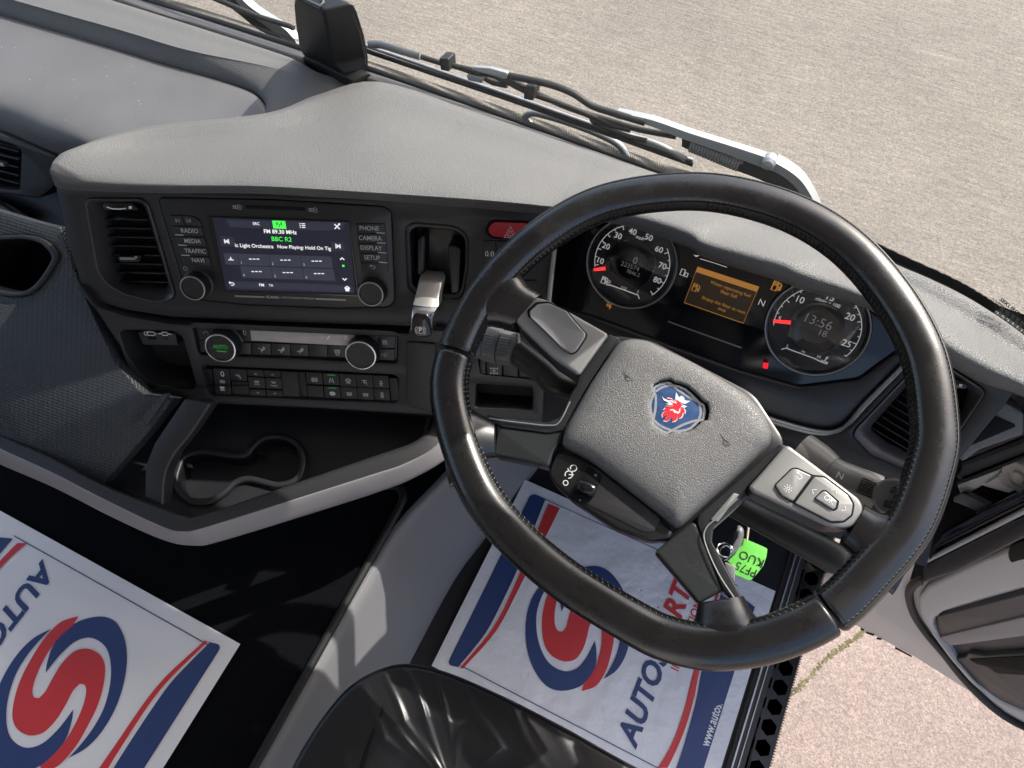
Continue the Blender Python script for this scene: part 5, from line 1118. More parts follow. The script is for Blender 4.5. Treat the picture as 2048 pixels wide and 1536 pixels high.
# ================================================================ KEY AND TAG
KY = Fr(CAM_P + ray(1490, 1100) * 0.80, (-.15, -.35, .92), (1, 0, 0))
key = thing('ignition_key', 'grey key hanging in the ignition lock below the wheel hub', 'key', KY.p(1460, 1090))
pillow('key_head', KY, sm(KY.L(ZK([(640, 440), (700, 445), (745, 510), (742, 620), (690, 780), (600, 900), (530, 965), (490, 950), (520, 850), (590, 680), (620, 540)])), 4), -.006, [(1, -.002), (.9, .002), (.6, .003)], 'key_grey', key)
plate('key_slot', KY, ZK([(590, 530), (665, 530), (650, 640), (570, 745), (545, 740)]), .0035, .002, 'void', key, .001, .0003)
plate('key_side', KY, ZK([(570, 560), (600, 530), (560, 800), (470, 870), (420, 800), (480, 680)]), -.002, .006, 'pod_side', key, .001)
tube('key_ring', [KY.w(*(lambda c: (c[0] + .0085 * math.cos(q), c[1] + .0075 * math.sin(q)))(KY.uv(*ZK([(425, 850)])[0])), .004 * math.sin(q * 2)) for q in [2 * math.pi * k / 24 for k in range(24)]], .0009, 'chrome', key, 6, True)
tube('key_ring', [KY.w(*(lambda c: (c[0] + .006 * math.cos(q), c[1] + .008 * math.sin(q)))(KY.uv(*ZK([(430, 900)])[0])), .003 * math.cos(q)) for q in [2 * math.pi * k / 24 for k in range(24)]], .0008, 'chrome', key, 6, True)
plate('lock_barrel', KY, ZK([(420, 1060), (560, 1100), (600, 1140), (590, 1400), (520, 1300), (440, 1150)]), -.004, .02, 'silver_satin', key, .001)
TG = Fr(CAM_P + ray(1490, 1100) * 0.815, (-.10, -.30, .95), (1, 0, 0))
tg = thing('key_tag', 'bright green paper key tag with handwritten plate number', 'tag', TG.p(1490, 1110))
prism('tag_card', TG, [TG.L(ZK([(725, 650), (775, 665), (1090, 800), (1150, 835), (1135, 960), (1080, 1120), (980, 1250), (880, 1362), (820, 1370), (600, 1268), (590, 1120), (470, 1042), (600, 925), (690, 760)])), sm(TG.L(ZK([(1020, 1068), (1038, 1100), (1010, 1142), (992, 1120)])), 4)], -.0008, 0, 'tag_green', tg, .0001)
pa, pb = TG.uv(*ZK([(960, 1030)])[0]), TG.uv(*ZK([(800, 960)])[0]); rr = math.degrees(math.atan2(pb[1] - pa[1], pb[0] - pa[0]))
text('KUO', TG, TG.uv(*ZK([(880, 998)])[0]), .0135, 'print_black', tg, .0005, rot=rr, sx=.95); text('PF75', TG, TG.uv(*ZK([(785, 1178)])[0]), .0135, 'print_black', tg, .0005, rot=rr, sx=.9)
tube('string', catmull([TG.p(*p, .004) for p in ZK([(845, 290), (825, 480), (800, 690)])], 4), .0014, 'string', tg, 6)

# ================================================================ STORAGE TRAY WITH CUP HOLDERS
tray = thing('storage_tray', 'dark centre tray with twin cup holders and pale grey edge above the tunnel', 'tray', hz(500, 950, .36))
RI_ = [(-90, 815), (0, 868), (100, 912), (200, 966), (330, 1017), (367, 1029), (408, 1027), (600, 961), (760, 906), (831, 880), (862, 848), (880, 800)]
RD_ = [(-90, 850), (0, 900), (100, 946), (205, 1000), (322, 1056), (367, 1066), (415, 1056), (600, 998), (745, 952), (810, 930), (870, 895), (905, 840)]
RP_ = [(-90, 885), (0, 928), (110, 975), (230, 1036), (330, 1080), (390, 1091), (440, 1083), (620, 1028), (760, 983), (830, 955), (895, 915), (935, 860)]
rows = []
for i, d, p in zip(RI_, RD_, RP_):
    I_, D_, P_ = hz(*i, .398), hz(*d, .396), hz(*p, .368)
    rows.append([I_ - Vector((0, -.004, .03)), I_ - Vector((0, 0, .004)), I_.lerp(D_, .2) + Vector((0, 0, .002)), I_.lerp(D_, .6) + Vector((0, 0, .002)), D_ + Vector((0, .001, 0))])
loft_sharp('rim', rows, 'bar_dark', tray, 5)
rows = []
for d, p in zip(RD_, RP_):
    D_, P_ = hz(*d, .3955), hz(*p, .366); rows.append([D_ + Vector((0, .004, .0)), D_, D_.lerp(P_, .5) + Vector((0, -.002, .001)), P_, P_ + Vector((0, .02, -.004))])
loft_sharp('pale_edge', rows, 'bar_pale', tray, 5)
TF = Fr((0, 0, .352), (0, 0, 1), (1, 0, 0))
CUP = ZB([(402, 520), (425, 465), (470, 435), (560, 418), (690, 438), (770, 440), (805, 405), (860, 355), (940, 338), (1025, 352), (1085, 402), (1108, 480), (1092, 560), (1040, 612), (950, 632), (860, 612), (785, 598), (725, 620), (680, 662), (610, 708), (530, 722), (455, 705), (402, 650), (385, 585)])
cu = sm(TF.L(CUP, .008), 3)
if area(cu) < 0: cu = cu[::-1]
ci = inset(cu, .0085)
fl_ = TF.L(ZB([(-80, 420), (300, 300), (480, 120), (1760, 120), (1770, 240), (1720, 395), (570, 795), (450, 800), (340, 760), (0, 620)]))
prism('tray_floor', TF, [fl_, inset(cu, .002)], -.02, 0, 'tray_dark', tray, .001)
cpz = prism('cup_holder', TF, [cu, ci], -.03, .008, 'tray_ring', tray, .003, 3)
V = [TF.w(x, y, .004) for x, y in ci] + [TF.w(x, y, -.02) for x, y in ci]; n = len(ci)
F = [(k, (k + 1) % n, n + (k + 1) % n, n + k) for k in range(n)] + [tuple(range(n, 2 * n))]
link('cup_well', V, F, 'tray_dark', cpz, 40)
for p in ((478, 512), (862, 442), (480, 690), (1058, 402)):
    q = ZB([(p[0] - 18, p[1] - 12), (p[0] + 16, p[1] - 4), (p[0] + 20, p[1] + 14), (p[0] - 8, p[1] + 12)]); plate('cup_tongue', TF, q, .003, .01, 'satin_black', cpz, .001, .0008)
dv = plate('divider', KNE, ZB([(240, 690), (244, 520), (292, 395), (330, 340), (455, 155), (595, 180), (480, 350), (395, 455), (345, 565), (333, 725)]), .012, .02, 'fascia_low', tray, .003, .002)
tube('divider_highlight', catmull([KNE.p(x, y, .0125) for x, y in ZB([(592, 182), (480, 350), (397, 455), (347, 568), (335, 722)])], 5), .0016, 'mid_grey', dv, 6)  # paler tube puts a highlight along the divider's edge
plate('side_fin', KNE, ZB([(335, 130), (370, 128), (250, 300), (160, 325)]), .014, .006, 'knee_panel', tray, .002)
link('back_wall', [hz(200, 780, .45), hz(900, 760, .45), hz(940, 800, .30) + Vector((0, .1, 0)), hz(150, 800, .30)], [(0, 1, 2, 3)], 'tray_dark', tray, None)

# ================================================================ FLOOR MATS (printed paper)
MW, MH = .3585, .472
MR = Fr((.2607, .0744, .010), (0, 0, 1), (0, 1, 0))
ML = Fr((hz(481, 1289, TUN_Z + .003).x - MH, hz(481, 1289, TUN_Z + .003).y + .0005, TUN_Z + .003), (0, 0, 1), (0, -1, 0))
def half(px): return ML.L(ZM(px))
ctr_ = ML.uv(*ZM([(322, 1126)])[0])
def rot180(l): return [(2 * ctr_[0] - x, 2 * ctr_[1] - y) for x, y in l]
def cm(pts, n=5): return [tuple(p) for p in catmull(pts, n)]
A_out = [(250, 1030), (258, 975), (290, 885), (350, 810), (435, 752), (545, 730), (620, 757), (665, 835), (682, 940), (670, 1060), (630, 1195), (560, 1325), (470, 1425), (370, 1483)]
A_in = [(370, 1483), (440, 1405), (510, 1310), (565, 1200), (595, 1070), (592, 955), (560, 882), (490, 843), (410, 862), (335, 925), (280, 990), (250, 1030)]
blueA = cm(half(A_out)) + cm(half(A_in))[1:-1]; blueB = rot180(blueA)
R_a = [(425, 728), (330, 760), (245, 845), (185, 935), (125, 1045), (88, 1150), (72, 1250), (88, 1315), (132, 1353), (180, 1363), (240, 1345), (305, 1280), (355, 1200), (395, 1125), (430, 1088)]
R_b = [(430, 1088), (458, 1096), (464, 1140), (442, 1220), (395, 1322), (330, 1420), (219, 1524)]
ra_, rb_ = cm(half(R_a)), cm(half(R_b))
redS = ra_ + rb_[1:] + rot180(ra_)[1:] + rot180(rb_)[1:-1]
def rline(px): return MR.L(ZR(px))
ti = cm(rline([(612, 138), (560, 270), (500, 420), (440, 560), (330, 780), (250, 890), (172, 982)]))
tb_out = fillet([(ti[-1][0], MH - .024 - .02), (ti[-1][0] - .006, MH - .022), (MW - .018, MH - .022), (MW - .018, ti[0][1])], [.0, .02, .02, 0])
topblue = tb_out + ti
topred = cm(rline([(632, 150), (588, 255), (527, 402), (462, 560), (350, 782), (180, 988)])) + cm(rline([(196, 992), (368, 795), (492, 560), (560, 425), (630, 295), (690, 172)]))
ui = cm(rline([(1525, 560), (1480, 740), (1440, 890), (1410, 1030), (1388, 1150), (1340, 1330), (1285, 1500), (1230, 1620)]))
a_lo = .020
ui = [p for p in ui if a_lo <= p[0] <= MW - .018]
botblue = fillet([(ui[-1][0], .024), (ui[0][0], .024)], [.014, .014]) + ui
urd = [(1500, 560), (1455, 740), (1405, 900), (1368, 1030), (1325, 1200), (1265, 1370), (1190, 1500), (1090, 1640)]
urr = [(1515, 560), (1468, 740), (1428, 890), (1398, 1030), (1374, 1150), (1322, 1320), (1240, 1500), (1150, 1640)]
r1 = [p for p in cm(rline(urd)) if a_lo <= p[0] <= MW - .018]; r2 = [p for p in cm(rline(urr)) if a_lo <= p[0] <= MW - .018]
botred = r1 + r2[::-1]
def mat_(name, fr, label, paper, warp, group):
    t = thing(name, label, 'floor mat', fr.O, group)
    V, F = [], []; nx, ny = 24, 30
    for j in range(ny + 1):
        for i in range(nx + 1): a, b = MW * i / nx, MH * j / ny; V.append(fr.w(a, b, warp(a, b)))
    for j in range(ny):
        for i in range(nx): k = j * (nx + 1) + i; F.append((k, k + 1, k + nx + 2, k + nx + 1))
    sheet_ = link('paper_sheet', V, F, paper, t, 60)
    w = lambda a, b: warp(a, b)
    h = .0013
    for nm, loop, m in (('blue_swoosh', blueA, 'ink_navy'), ('blue_swoosh', blueB, 'ink_navy'), ('red_swoosh', redS, 'ink_red'), ('blue_band', topblue, 'ink_navy'), ('red_band', topred, 'ink_red'), ('blue_band', botblue, 'ink_navy'), ('red_band', botred, 'ink_red')):
        flat(nm, fr, loop, h, m, sheet_, w)
    for xa in (.021, MW - .019): ribbon('border_line', fr, [[(xa, .06 + (MH - .1) * k / 20) for k in range(21)]], .0014, h - .0001, 'ink_navy', sheet_, w)
    P = lambda x, y: MR.uv(*ZR([(x, y)])[0])
    ta = math.degrees(math.atan2(P(1275, 700)[1] - P(1040, 1340)[1], P(1275, 700)[0] - P(1040, 1340)[0]))
    text('AUTOS', fr, P(1122, 1135), .046, 'ink_navy', sheet_, h, rot=ta * .5, bold=.032, shear=.22, sx=1.0, warp=w)
    text('MART', fr, P(1258, 745), .046, 'ink_red', sheet_, h, rot=ta * .5, bold=.032, shear=.22, sx=1.0, warp=w)
    text('INTERNATIONAL', fr, P(1352, 790), .0185, 'ink_red', sheet_, h, rot=ta * .5, bold=.015, sx=1.0, warp=w)
    text('www.autosmartinternational.com', fr, (MW / 2, P(1470, 1265)[1]), .0195, 'paper', sheet_, h + .0004, bold=.02, sx=.74, warp=w)
    return t
mat_('floor_mat', MR, 'creased white paper mat printed with swirl logo, on the floor under the steering wheel', 'paper_dirty', lambda a, b: .0005 * math.sin(a * 20 + b * 11) + .002, 'printed paper floor mats')
mat_('floor_mat', ML, 'clean white paper mat printed with swirl logo, lying on the black tunnel carpet', 'paper', lambda a, b: .0006 * math.sin(a * 9 + b * 7) + .0015, 'printed paper floor mats')

# ================================================================ DRIVER SEAT
SE = Fr((0, 0, .40), (0, 0, 1), (1, 0, 0))
sl_ = sm(SE.L([(540, 1640), (575, 1560), (607, 1497), (655, 1425), (712, 1365), (790, 1330), (870, 1337), (980, 1380), (1120, 1450), (1260, 1528), (1420, 1610), (1500, 1760), (1250, 2000), (900, 2100), (560, 1950)]), 30)
seat = thing('driver_seat', 'black creased leather driver seat cushion at the edge of the tunnel', 'seat', SE.p(900, 1600))
w1, w2 = SE.uv(830, 1400), SE.uv(880, 1536); wd = Vector((w2[0] - w1[0], w2[1] - w1[1])).normalized(); wp = Vector((-wd.y, wd.x))
FOLDS = [(.115, .010, .006, .03, .07, .1), (.085, .007, .005, .05, .06, .15), (.055, .006, .006, .06, .08, .1), (.028, .005, .004, .05, .06, .05), (.004, .006, .0065, .05, .07, .0), (-.018, .006, .006, .06, .08, -.05), (-.042, .008, .005, .07, .08, -.1), (-.085, .010, .004, .08, .06, -.1), (-.13, .012, .004, .06, .07, -.15), (-.19, .014, .004, .08, .07, -.1)]
def folds(a, b, s):
    q = (a - w1[0]) * wp.x + (b - w1[1]) * wp.y; r = (a - w1[0]) * wd.x + (b - w1[1]) * wd.y
    k = math.exp(-((s - .80) / .16) ** 2)
    z_ = 0
    for q0, wd_, am, r0, rl, bend in FOLDS: z_ += am * math.exp(-((q - q0 - bend * r - .004 * math.sin(r * 45 + q0 * 300)) / (wd_ * .62)) ** 2) * math.exp(-((r - r0) / rl) ** 2)
    return .62 * z_ * min(1, max(0, (.985 - s) / .05))
pr = [(1.0, -.05), (1.004, -.02), (1.0, 0), (.992, .010), (.978, .018), (.96, .023)] + [(.96 - .02 * k, .0245 + .0035 * math.sin(k * .12)) for k in range(1, 22)] + [(.4, .018), (.2, .015)]
pillow('cushion', SE, sl_, -.09, pr, 'seat_leather', seat, 60, fn=folds)
sm_px = [(806, 1334), (795, 1352), (770, 1410), (745, 1470), (728, 1520), (715, 1570)]
tube('seam', catmull([SE.p(x, y, .026 if i > 1 else (.010 if i == 0 else .020)) for i, (x, y) in enumerate(sm_px)], 6), .0028, 'void', seat, 6)

# ================================================================ DOOR SIDE
sill = thing('door_sill', 'dark ribbed door sill strip along the edge of the driver floor', 'door sill', (.31, .2, 0))
for x0, x1, z, m in ((.2690, .2745, .006, 'floor_rubber'), (.2750, .2775, .008, 'steel_worn'), (.2780, .2840, .003, 'seal'), (.2845, .2860, .005, 'steel_worn'), (.2865, .296, -.004, 'seal')):
    v = [(x0, -1, z), (x1, -1, z), (x1, .62, z), (x0, .62, z), (x0, -1, z - .05), (x1, -1, z - .05), (x1, .62, z - .05), (x0, .62, z - .05)]
    link('sill_strip', v, [(0, 1, 2, 3), (4, 5, 1, 0), (5, 6, 2, 1), (6, 7, 3, 2), (7, 4, 0, 3)], m, sill, None)
step = thing('entry_step', 'black honeycomb metal entry step outside the driver floor', 'step', (.38, .2, -.3))
SZ = Fr((.36, .0, -.16), (0, 0, 1), (0, 1, 0))        # u forward, v to the left
xr = SZ.uv(1566, 1430)[1]; xl = SZ.uv(1484, 1440)[1]
wid = abs(xr - xl); hexr = wid * .31; holes = []
for j in range(2):
    for k in range(-6, 22):
        cx = k * hexr * 1.85 + (hexr * .92 if j else 0); cy = min(xr, xl) + wid * (.27 + .46 * j)
        holes.append([(cx + hexr * .72 * math.cos(R_(60 * q)), cy + hexr * .72 * math.sin(R_(60 * q)) * .95) for q in range(6)])
prism('tread', SZ, [[(-.35, min(xr, xl) - .002), (.75, min(xr, xl) - .002), (.75, max(xr, xl) + .004), (-.35, max(xr, xl) + .004)]] + holes, -.014, 0, 'satin_black', step, .0008, 2)
V, F = [], []
for k in range(220):
    y = -.35 + k * .005; o = len(V); x_ = SZ.w(y, min(xr, xl) - .003, 0)
    for d_ in ((0, 0, -.012), (.004, .0025, -.006), (0, .005, -.012), (0, .0025, .002)): V.append(x_ + Vector(d_))
    F += [(o, o + 1, o + 3), (o + 1, o + 2, o + 3), (o, o + 3, o + 2)]
link('serrated_edge', V, F, 'satin_black', step, None)['kind'] = 'stuff'
link('step_well', [SZ.w(-.35, min(xr, xl) + .006, -.06), SZ.w(.75, min(xr, xl) + .006, -.06), SZ.w(.75, max(xr, xl) + .03, -.06), SZ.w(-.35, max(xr, xl) + .03, -.06)], [(0, 1, 2, 3)], 'void', step, None)

DO = Fr((.45, .55, 0), (-.19, -.98, 0), (.98, -.19, 0))
door = thing('driver_door', 'open driver door with pale grey shell and dark storage pocket', 'door', DO.p(1900, 1330))
prism('shell', DO, fillet(DO.L([(1640, 1210), (1722, 1258), (1830, 1315), (1945, 1388), (2120, 1500), (2560, 1760), (2640, 900), (1900, 1040), (1780, 1100), (1640, 1150)]), .006), -.05, 0, 'door_pale', door, .004, 2, back=True)
prism('upper_shell', DO, [(.0, .30), (1.0, .30), (1.0, .90), (.55, .92), (.0, .86)], -.07, -.035, 'door_grey', door, .006, 2, back=True)  # unseen door top, raised to keep sun off the driver's mat
for q in ([(700, 652), (722, 662), (718, 670), (697, 662)], [(735, 676), (788, 692), (780, 702), (730, 684)], [(800, 712), (832, 718), (828, 728), (798, 722)], [(918, 772), (1022, 828), (1020, 836), (915, 782)]): plate('drain_slot', DO, ZD(q), .0008, .001, 'void', door, .0, .0001)
gk = [DO.p(x, y, .006) for x, y in ZD([(1732, 60), (1300, 210), (1100, 330), (1015, 400), (1010, 480), (1045, 580), (1120, 690), (1230, 820), (1340, 960), (1480, 1105), (1620, 1215), (1800, 1310)])]
tube('door_seal', catmull(gk, 6), .007, 'rubber', door, 10)
TRM = ZD([(3000, -380), (1900, 40), (1400, 250), (1120, 390), (1062, 460), (1062, 540), (1095, 620), (1180, 730), (1270, 850), (1380, 970), (1500, 1095), (1640, 1195), (1900, 1320), (2200, 1440), (3000, 1700)])
PKT = ZD([(2700, 130), (1900, 350), (1480, 470), (1230, 550), (1165, 590), (1150, 640), (1180, 700), (1290, 850), (1420, 1000), (1560, 1110), (1900, 1260), (2700, 1420)])
prism('trim_panel', DO, [fillet(DO.L(TRM, .016), .008), fillet(DO.L(PKT, .016), .01)], -.01, .016, 'door_grey', door, .007, 4)
pk = prism('pocket', DO, fillet(DO.L(PKT, .001), .006), -.02, .001, 'door_dark', door, .001)
prism('pocket_shelf', DO, fillet(DO.L(ZD([(1185, 580), (1900, 390), (1900, 590), (1290, 725), (1190, 715)]), .010), .004), .0, .010, 'door_dark', pk, .002)
prism('shelf_edge', DO, fillet(DO.L(ZD([(1192, 712), (1900, 540), (1900, 680), (1270, 765)]), .013), .003), .0, .013, 'bar_pale', pk, .002)
prism('lower_pocket', DO, fillet(DO.L(ZD([(1290, 850), (1360, 840), (1385, 812), (1480, 830), (1900, 800), (1900, 1240), (1560, 1105), (1420, 1000)]), .012), .005), .0, .012, 'mid_grey', pk, .003)
prism('speaker_opening', DO, fillet(DO.L(ZD([(1380, 850), (1900, 820), (1900, 960), (1560, 940), (1500, 895), (1440, 885)]), .0135), .006), .01, .0135, 'void', pk, .001)
prism('pull_recess', DO, sm(DO.L(ZD([(1632, 180), (1660, 130), (1740, 100), (1800, 130), (1780, 200), (1700, 225), (1650, 235)]), .017), 4), .012, .0172, 'void', door, .001)

AP = Fr((.415, .50, .3), (-.64, -.77, 0), (.77, -.64, 0))
pil = thing('door_pillar', 'door pillar with rubber seals, hinge and white paint in the corner by the wheel rim', 'pillar', AP.p(1960, 960))
def ap(name, q, h, th, m, r=.002, bev=.0015, par=None): return prism(name, AP, fillet(AP.L(ZO(q), h), r), h - th, h, m, par or pil, bev, 2)
ap('shadow_gap', [(300, 200), (1500, -350), (1500, 1100), (0, 1650), (150, 1100)], -.02, .004, 'void')
ap('pillar_trim', [(540, 330), (690, 170), (1100, -5), (1400, -120), (1400, 0), (560, 345)], .022, .03, 'seal', .002, .003)
ap('pillar_trim', [(545, 350), (1400, 15), (1400, 215), (525, 560)], .016, .03, 'door_dark', .003, .006)
ap('rubber_seal', [(522, 565), (1400, 212), (1400, 262), (520, 600)], .020, .02, 'rubber', .001, .003)
wh = ap('painted_post', [(515, 602), (1400, 270), (1400, 545), (1250, 600), (1085, 695), (900, 645), (785, 608), (600, 712), (545, 690)], -.002, .016, 'body_white')
ap('hinge_plate', [(800, 600), (960, 500), (1080, 470), (1130, 560), (1165, 655), (1085, 692), (905, 645)], .004, .008, 'body_white', .004, .003, wh)
c0 = AP.uv(*ZO([(1250, 490)])[0]); hn = AP.uv(*ZO([(1100, 520)])[0])
lathe('hinge_barrel', AP, c0, [(.022, -.01), (.022, .006), (.020, .009), (.014, .009), (.013, .006), (.008, .006), (.007, .010), (.003, .010)], 'dirty_white', wh, 28)
lathe('hinge_barrel', AP, hn, [(.012, -.01), (.012, .004), (.009, .007), (.003, .007)], 'dirty_white', wh, 20)
ap('check_strap', [(470, 735), (560, 690), (740, 765), (860, 832), (740, 900), (560, 820), (470, 790)], .010, .008, 'key_grey', .002, .002)
ap('check_strap', [(1000, 1040), (1130, 990), (1400, 1100), (1400, 1230), (1200, 1170)], .012, .008, 'mid_grey', .002, .002)
ap('door_edge', [(340, 1110), (740, 895), (1400, 575), (1400, 760), (250, 1330), (180, 1400)], .028, .03, 'gloss_black', .003, .006)
ap('door_edge', [(200, 1395), (1400, 765), (1400, 850), (150, 1480)], .024, .03, 'door_grey', .002, .003)
ap('door_edge', [(130, 1500), (1000, 1050), (1400, 870), (1400, 1100), (900, 1360), (500, 1560), (100, 1700)], .014, .03, 'seal', .003, .006)

# ================================================================ WINDSCREEN, WIPERS, SENSOR HOUSING
ws = thing('windscreen', 'clear windscreen above the dashboard with dotted dark lower band', 'windscreen', (-.3, .68, .6))
gl = [[p + Vector((0, .004, .001)), p + Vector((0, -.04, .35)), p + Vector((0, -.10, .72)), p + Vector((0, -.16, 1.02))] for p in [hz(x, y, .603) for x, y in WLINE]]
loft('glass_pane', gl, 'glass', ws, 4, 3, 60)
fb = [p + Vector((0, .002, .003)) for p in wbase]
fr1 = []
for p in fb: fr1.append([p, p + Vector((0, -.0012, .008)), p + Vector((0, -.0022, .0155))])
V = [q for r in fr1 for q in r]; F = []
for j in range(len(fr1) - 1):
    for i in range(2): F.append((j * 3 + i, j * 3 + i + 1, (j + 1) * 3 + i + 1, (j + 1) * 3 + i))
link('dotted_band', V, F, 'frit', ws, None)
fbr = [p for p in fr1 if p[0].x > .02 and p[0].x < .27]
V = [q + Vector((0, -.001, 0)) for r in fbr for q in (r[0], r[2])]; F = [(2 * j, 2 * j + 1, 2 * j + 3, 2 * j + 2) for j in range(len(fbr) - 1)]
link('black_band', V, F, 'rubber', ws, None)
GL = Fr(hz(2010, 640, .62) + Vector((0, .0, .0)), (-.35, -.93, .1), horiz(-20))
gm = [(2012, 622), (1996, 606)]
def gtext(s, p, sz, bold=0): text(s, GL, GL.uv(*p), sz, 'print_black', ws, .001, rot=gr, bold=bold)
q0, q1 = GL.uv(2035, 625), GL.uv(1990, 588); gr = math.degrees(math.atan2(q0[1] - q1[1], q0[0] - q1[0]))
gtext('SEKURIT', (2020, 612), .0062, .03); gtext('LAMINATED', (2010, 614), .004); gtext('43R-001327', (2004, 620), .004); gtext('AS1 M342', (1998, 606), .004)
sym('glass_mark', GL, GL.uv(2033, 633), .005, [arc(0, 0, 1, 0, 360, 18), [(-.3, -.5), (0, .5), (.3, -.5)]], .0007, .001, 'print_black', ws)

WP = Fr((0, .765, .62), (0, -.985, .17), (1, 0, 0))
def wp_(pts, h=0): return [WP.p(x, y, h) for x, y in pts]
wi = thing('wiper', 'long black wiper blade on silver arm outside the windscreen, driver side', 'wiper', WP.p(1534, 317))
tube('blade_rubber', wp_([(700, 88), (745, 106), (1000, 192), (1200, 262), (1386, 329)]), .0034, 'rubber', wi, 8, up=WP.n)
tube('blade_rubber', wp_([(720, 87), (760, 101), (1000, 184), (1200, 254), (1386, 321)]), .0026, 'steel_worn', wi, 8)
tube('blade_spine', catmull(wp_(Z2([(540, 255), (700, 290), (930, 365), (1240, 440), (1440, 535), (1620, 600), (1760, 655), (1960, 735), (2048, 760)]) + Z3([(280, 480), (500, 580), (660, 620)]), .012), 4), .0038, 'rubber', wi, 8)
tube('bracket', catmull(wp_(Z2([(520, 262), (590, 262), (700, 295), (820, 330)]), .016), 4), .006, 'alloy_pale', wi, 8, flat=.5, up=WP.n)
tube('bracket', catmull(wp_(Z2([(990, 375), (1150, 430), (1240, 480), (1330, 500)]), .010), 4), .0040, 'rubber', wi, 8)
for q in ([(930, 340), (985, 345), (990, 420), (940, 410)], [(1430, 505), (1490, 515), (1480, 590), (1425, 580)]): plate('clip', WP, Z2(q), .024, .02, 'rubber', wi, .002, .001)
plate('bracket_plate', WP, Z2([(1130, 392), (1230, 400), (1330, 428), (1325, 465), (1230, 440), (1120, 410)]), .026, .006, 'alloy_pale', wi, .002, .001)
plate('bracket_plate', WP, Z2([(1090, 440), (1190, 460), (1180, 490), (1100, 470)]), .018, .006, 'alloy_pale', wi, .002, .001)
tube('arm_hose', catmull(wp_([(1010, 150), (1056, 159), (1107, 171), (1148, 188), (1185, 212), (1230, 227), (1290, 245)], .020), 5), .0046, 'rubber', wi, 8)
tube('lower_link', catmull(wp_(Z3([(-300, 190), (0, 340), (200, 420), (400, 480), (600, 540), (860, 590)]), .010), 4), .0040, 'rubber', wi, 8)
tube('blade_tip_arm', catmull(wp_(Z3([(300, 480), (520, 575), (680, 625), (780, 665), (930, 745)]), .008), 4), .0040, 'alloy_pale', wi, 8)
def strip_(name, L_, R2, h, th, m, par):
    A, B = catmull(wp_(L_, h), 5), catmull(wp_(R2, h), 5); V, F = [], []
    for a, b in zip(A, B): V += [a, b, b - WP.n * th, a - WP.n * th]
    for i in range(len(A) - 1):
        for k in range(4): k2 = (k + 1) % 4; F.append((i * 4 + k, i * 4 + k2, i * 4 + 4 + k2, i * 4 + 4 + k))
    F += [(0, 1, 2, 3), tuple(range(len(V) - 4, len(V)))]
    return link(name, V, F, m, par, 40)
strip_('arm', Z3([(450, 425), (700, 480), (960, 570), (1250, 660), (1480, 735)]), Z3([(455, 470), (640, 505), (900, 605), (1200, 710), (1440, 800)]), .020, .012, 'alloy_pale', wi)
strip_('arm_foot', Z3([(1540, 770), (1640, 830), (1720, 900), (1790, 1010), (1830, 1100)]), Z3([(1530, 830), (1600, 870), (1670, 930), (1730, 1010), (1760, 1100)]), .018, .02, 'alloy_pale', wi)
strip_('arm_underside', Z3([(900, 600), (1200, 705), (1440, 800), (1600, 870), (1760, 1060)]), Z3([(900, 660), (1180, 790), (1420, 880), (1560, 960), (1700, 1080)]), .012, .02, 'rubber', wi)
lathe('pivot_bolt', WP, WP.uv(*Z3([(1495, 765)])[0], .02), [(.009, .012), (.009, .024), (.006, .028), (.002, .029)], 'alloy_pale', wi, 20)
sp0, sp1 = WP.p(*Z3([(960, 650)])[0], .014), WP.p(*Z3([(1300, 790)])[0], .014); ax = (sp1 - sp0).normalized(); o1 = ax.orthogonal().normalized(); o2 = ax.cross(o1)
tube('spring', [sp0.lerp(sp1, k / 220) + (o1 * math.cos(k * .52) + o2 * math.sin(k * .52)) * .0075 for k in range(221)], .0017, 'key_grey', wi, 6)
w2 = thing('wiper', 'pale wiper arm outside the windscreen beside the black sensor housing', 'wiper', WP.p(540, 50))
ZXp = lambda p: ZX(p)
strip_('arm', ZX([(300, -220), (430, -40), (560, 90), (760, 220), (920, 320), (1010, 420), (1060, 500)]), ZX([(230, -180), (380, 0), (500, 130), (680, 260), (830, 370), (960, 480), (1000, 540)]), .0, .014, 'alloy_pale', w2)
strip_('arm_underside', ZX([(230, -180), (380, 0), (500, 130), (680, 260), (830, 370), (960, 480)]), ZX([(130, -120), (280, 40), (440, 170), (600, 300), (740, 380), (900, 470)]), -.008, .014, 'rubber', w2)
tube('blade_rubber', wp_(ZX([(-300, -210), (200, 0), (600, 170), (960, 280), (1010, 305)]), .02), .004, 'rubber', w2, 8)
w2['group'] = wi['group'] = 'windscreen wipers'
gb = thing('reflection_bar', 'pale curved bar standing in for a windscreen reflection below the wiper blade', 'reflection', WP.p(1150, 255))  # a likely reflection in the glass, modelled as a solid tube
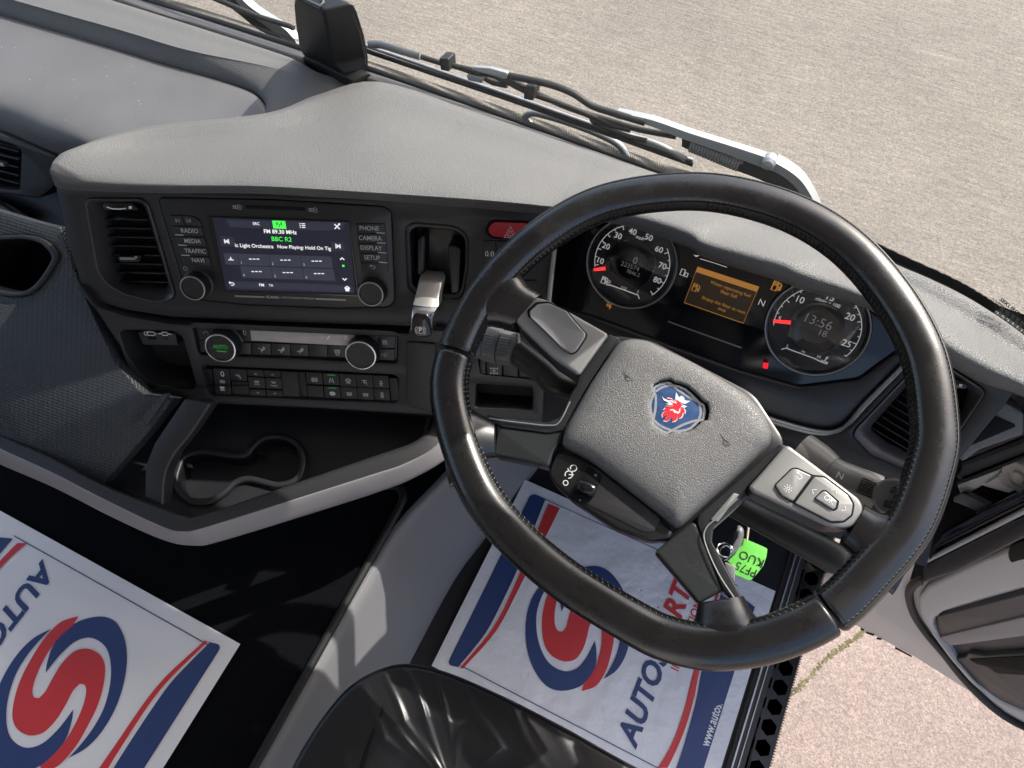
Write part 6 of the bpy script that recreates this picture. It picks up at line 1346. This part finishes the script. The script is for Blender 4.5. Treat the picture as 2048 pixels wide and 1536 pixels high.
tube('bar', catmull(wp_([(1062, 250), (1050, 236), (1066, 226), (1100, 233), (1150, 249), (1205, 271), (1238, 290), (1252, 312), (1258, 330)], -.03), 6), .0055, 'alloy_pale', gb, 10)

sh = thing('sensor_housing', 'black wedge shaped sensor housing standing on the dashboard against the windscreen', 'sensor housing', hz(670, 130, .60))
secs = []
for z, A, B, C_ in ((.598, (622, 118), (690, 154), (732, 146)), (.606, (612, 116), (702, 157), (737, 143)), (.612, (604, 108), (684, 146), (738, 134)), (.624, (597, 92), (667, 128), (738, 114)), (.66, (590, 50), (659, 84), (730, 70)), (.70, (586, 10), (651, 40), (716, 25)), (.713, (588, -2), (649, 26), (709, 10)), (.717, (594, -3), (650, 20), (700, 6))):
    a, b, c = hz(*A, z), hz(*B, z), hz(*C_, z); d = a + (c - b)
    secs.append([a, a.lerp(b, .33), a.lerp(b, .75), b, b.lerp(c, .5), c, c.lerp(d, .5), d])
S_ = secs
V, F = [], []; n = 8
for s in S_: V += s
for j in range(len(S_) - 1):
    for i in range(n): i2 = (i + 1) % n; F.append((j * n + i, j * n + i2, (j + 1) * n + i2, (j + 1) * n + i))
F.append(tuple(range((len(S_) - 1) * n, len(S_) * n)))
hb_ = link('body', V, F, 'satin_black', sh, 25)
bm = hb_.modifiers.new('edge', 'BEVEL'); bm.width = .004; bm.segments = 3; bm.limit_method = 'ANGLE'; bm.angle_limit = R_(22)
prism('foot', FLOOR, [tuple(v.xy) for v in [hz(*p, .612) for p in ((604, 112), (704, 160), (741, 146), (700, 118), (640, 96))]], .595, .612, 'satin_black', sh, .004)
tube('side_seam', [hz(x, y, z) + Vector((-.001, -.002, 0)) for x, y, z in ((733, 128, .616), (733, 112, .626), (724, 70, .66), (709, 25, .70))], .0012, 'mid_grey', sh, 6)
fr_ = Fr(hz(640, 0, .71), (-.1, -.93, .2), horiz(15))
tube('lens_rim', [hz(x, y, .7175) for x, y in ((604, -4), (618, 4), (640, 14), (646, 6), (640, -20))], .0025, 'mid_grey', sh, 6)

# remove meshes without faces
for o in list(bpy.data.objects):
    if o.type == 'MESH' and len(o.data.polygons) == 0: bpy.data.objects.remove(o)
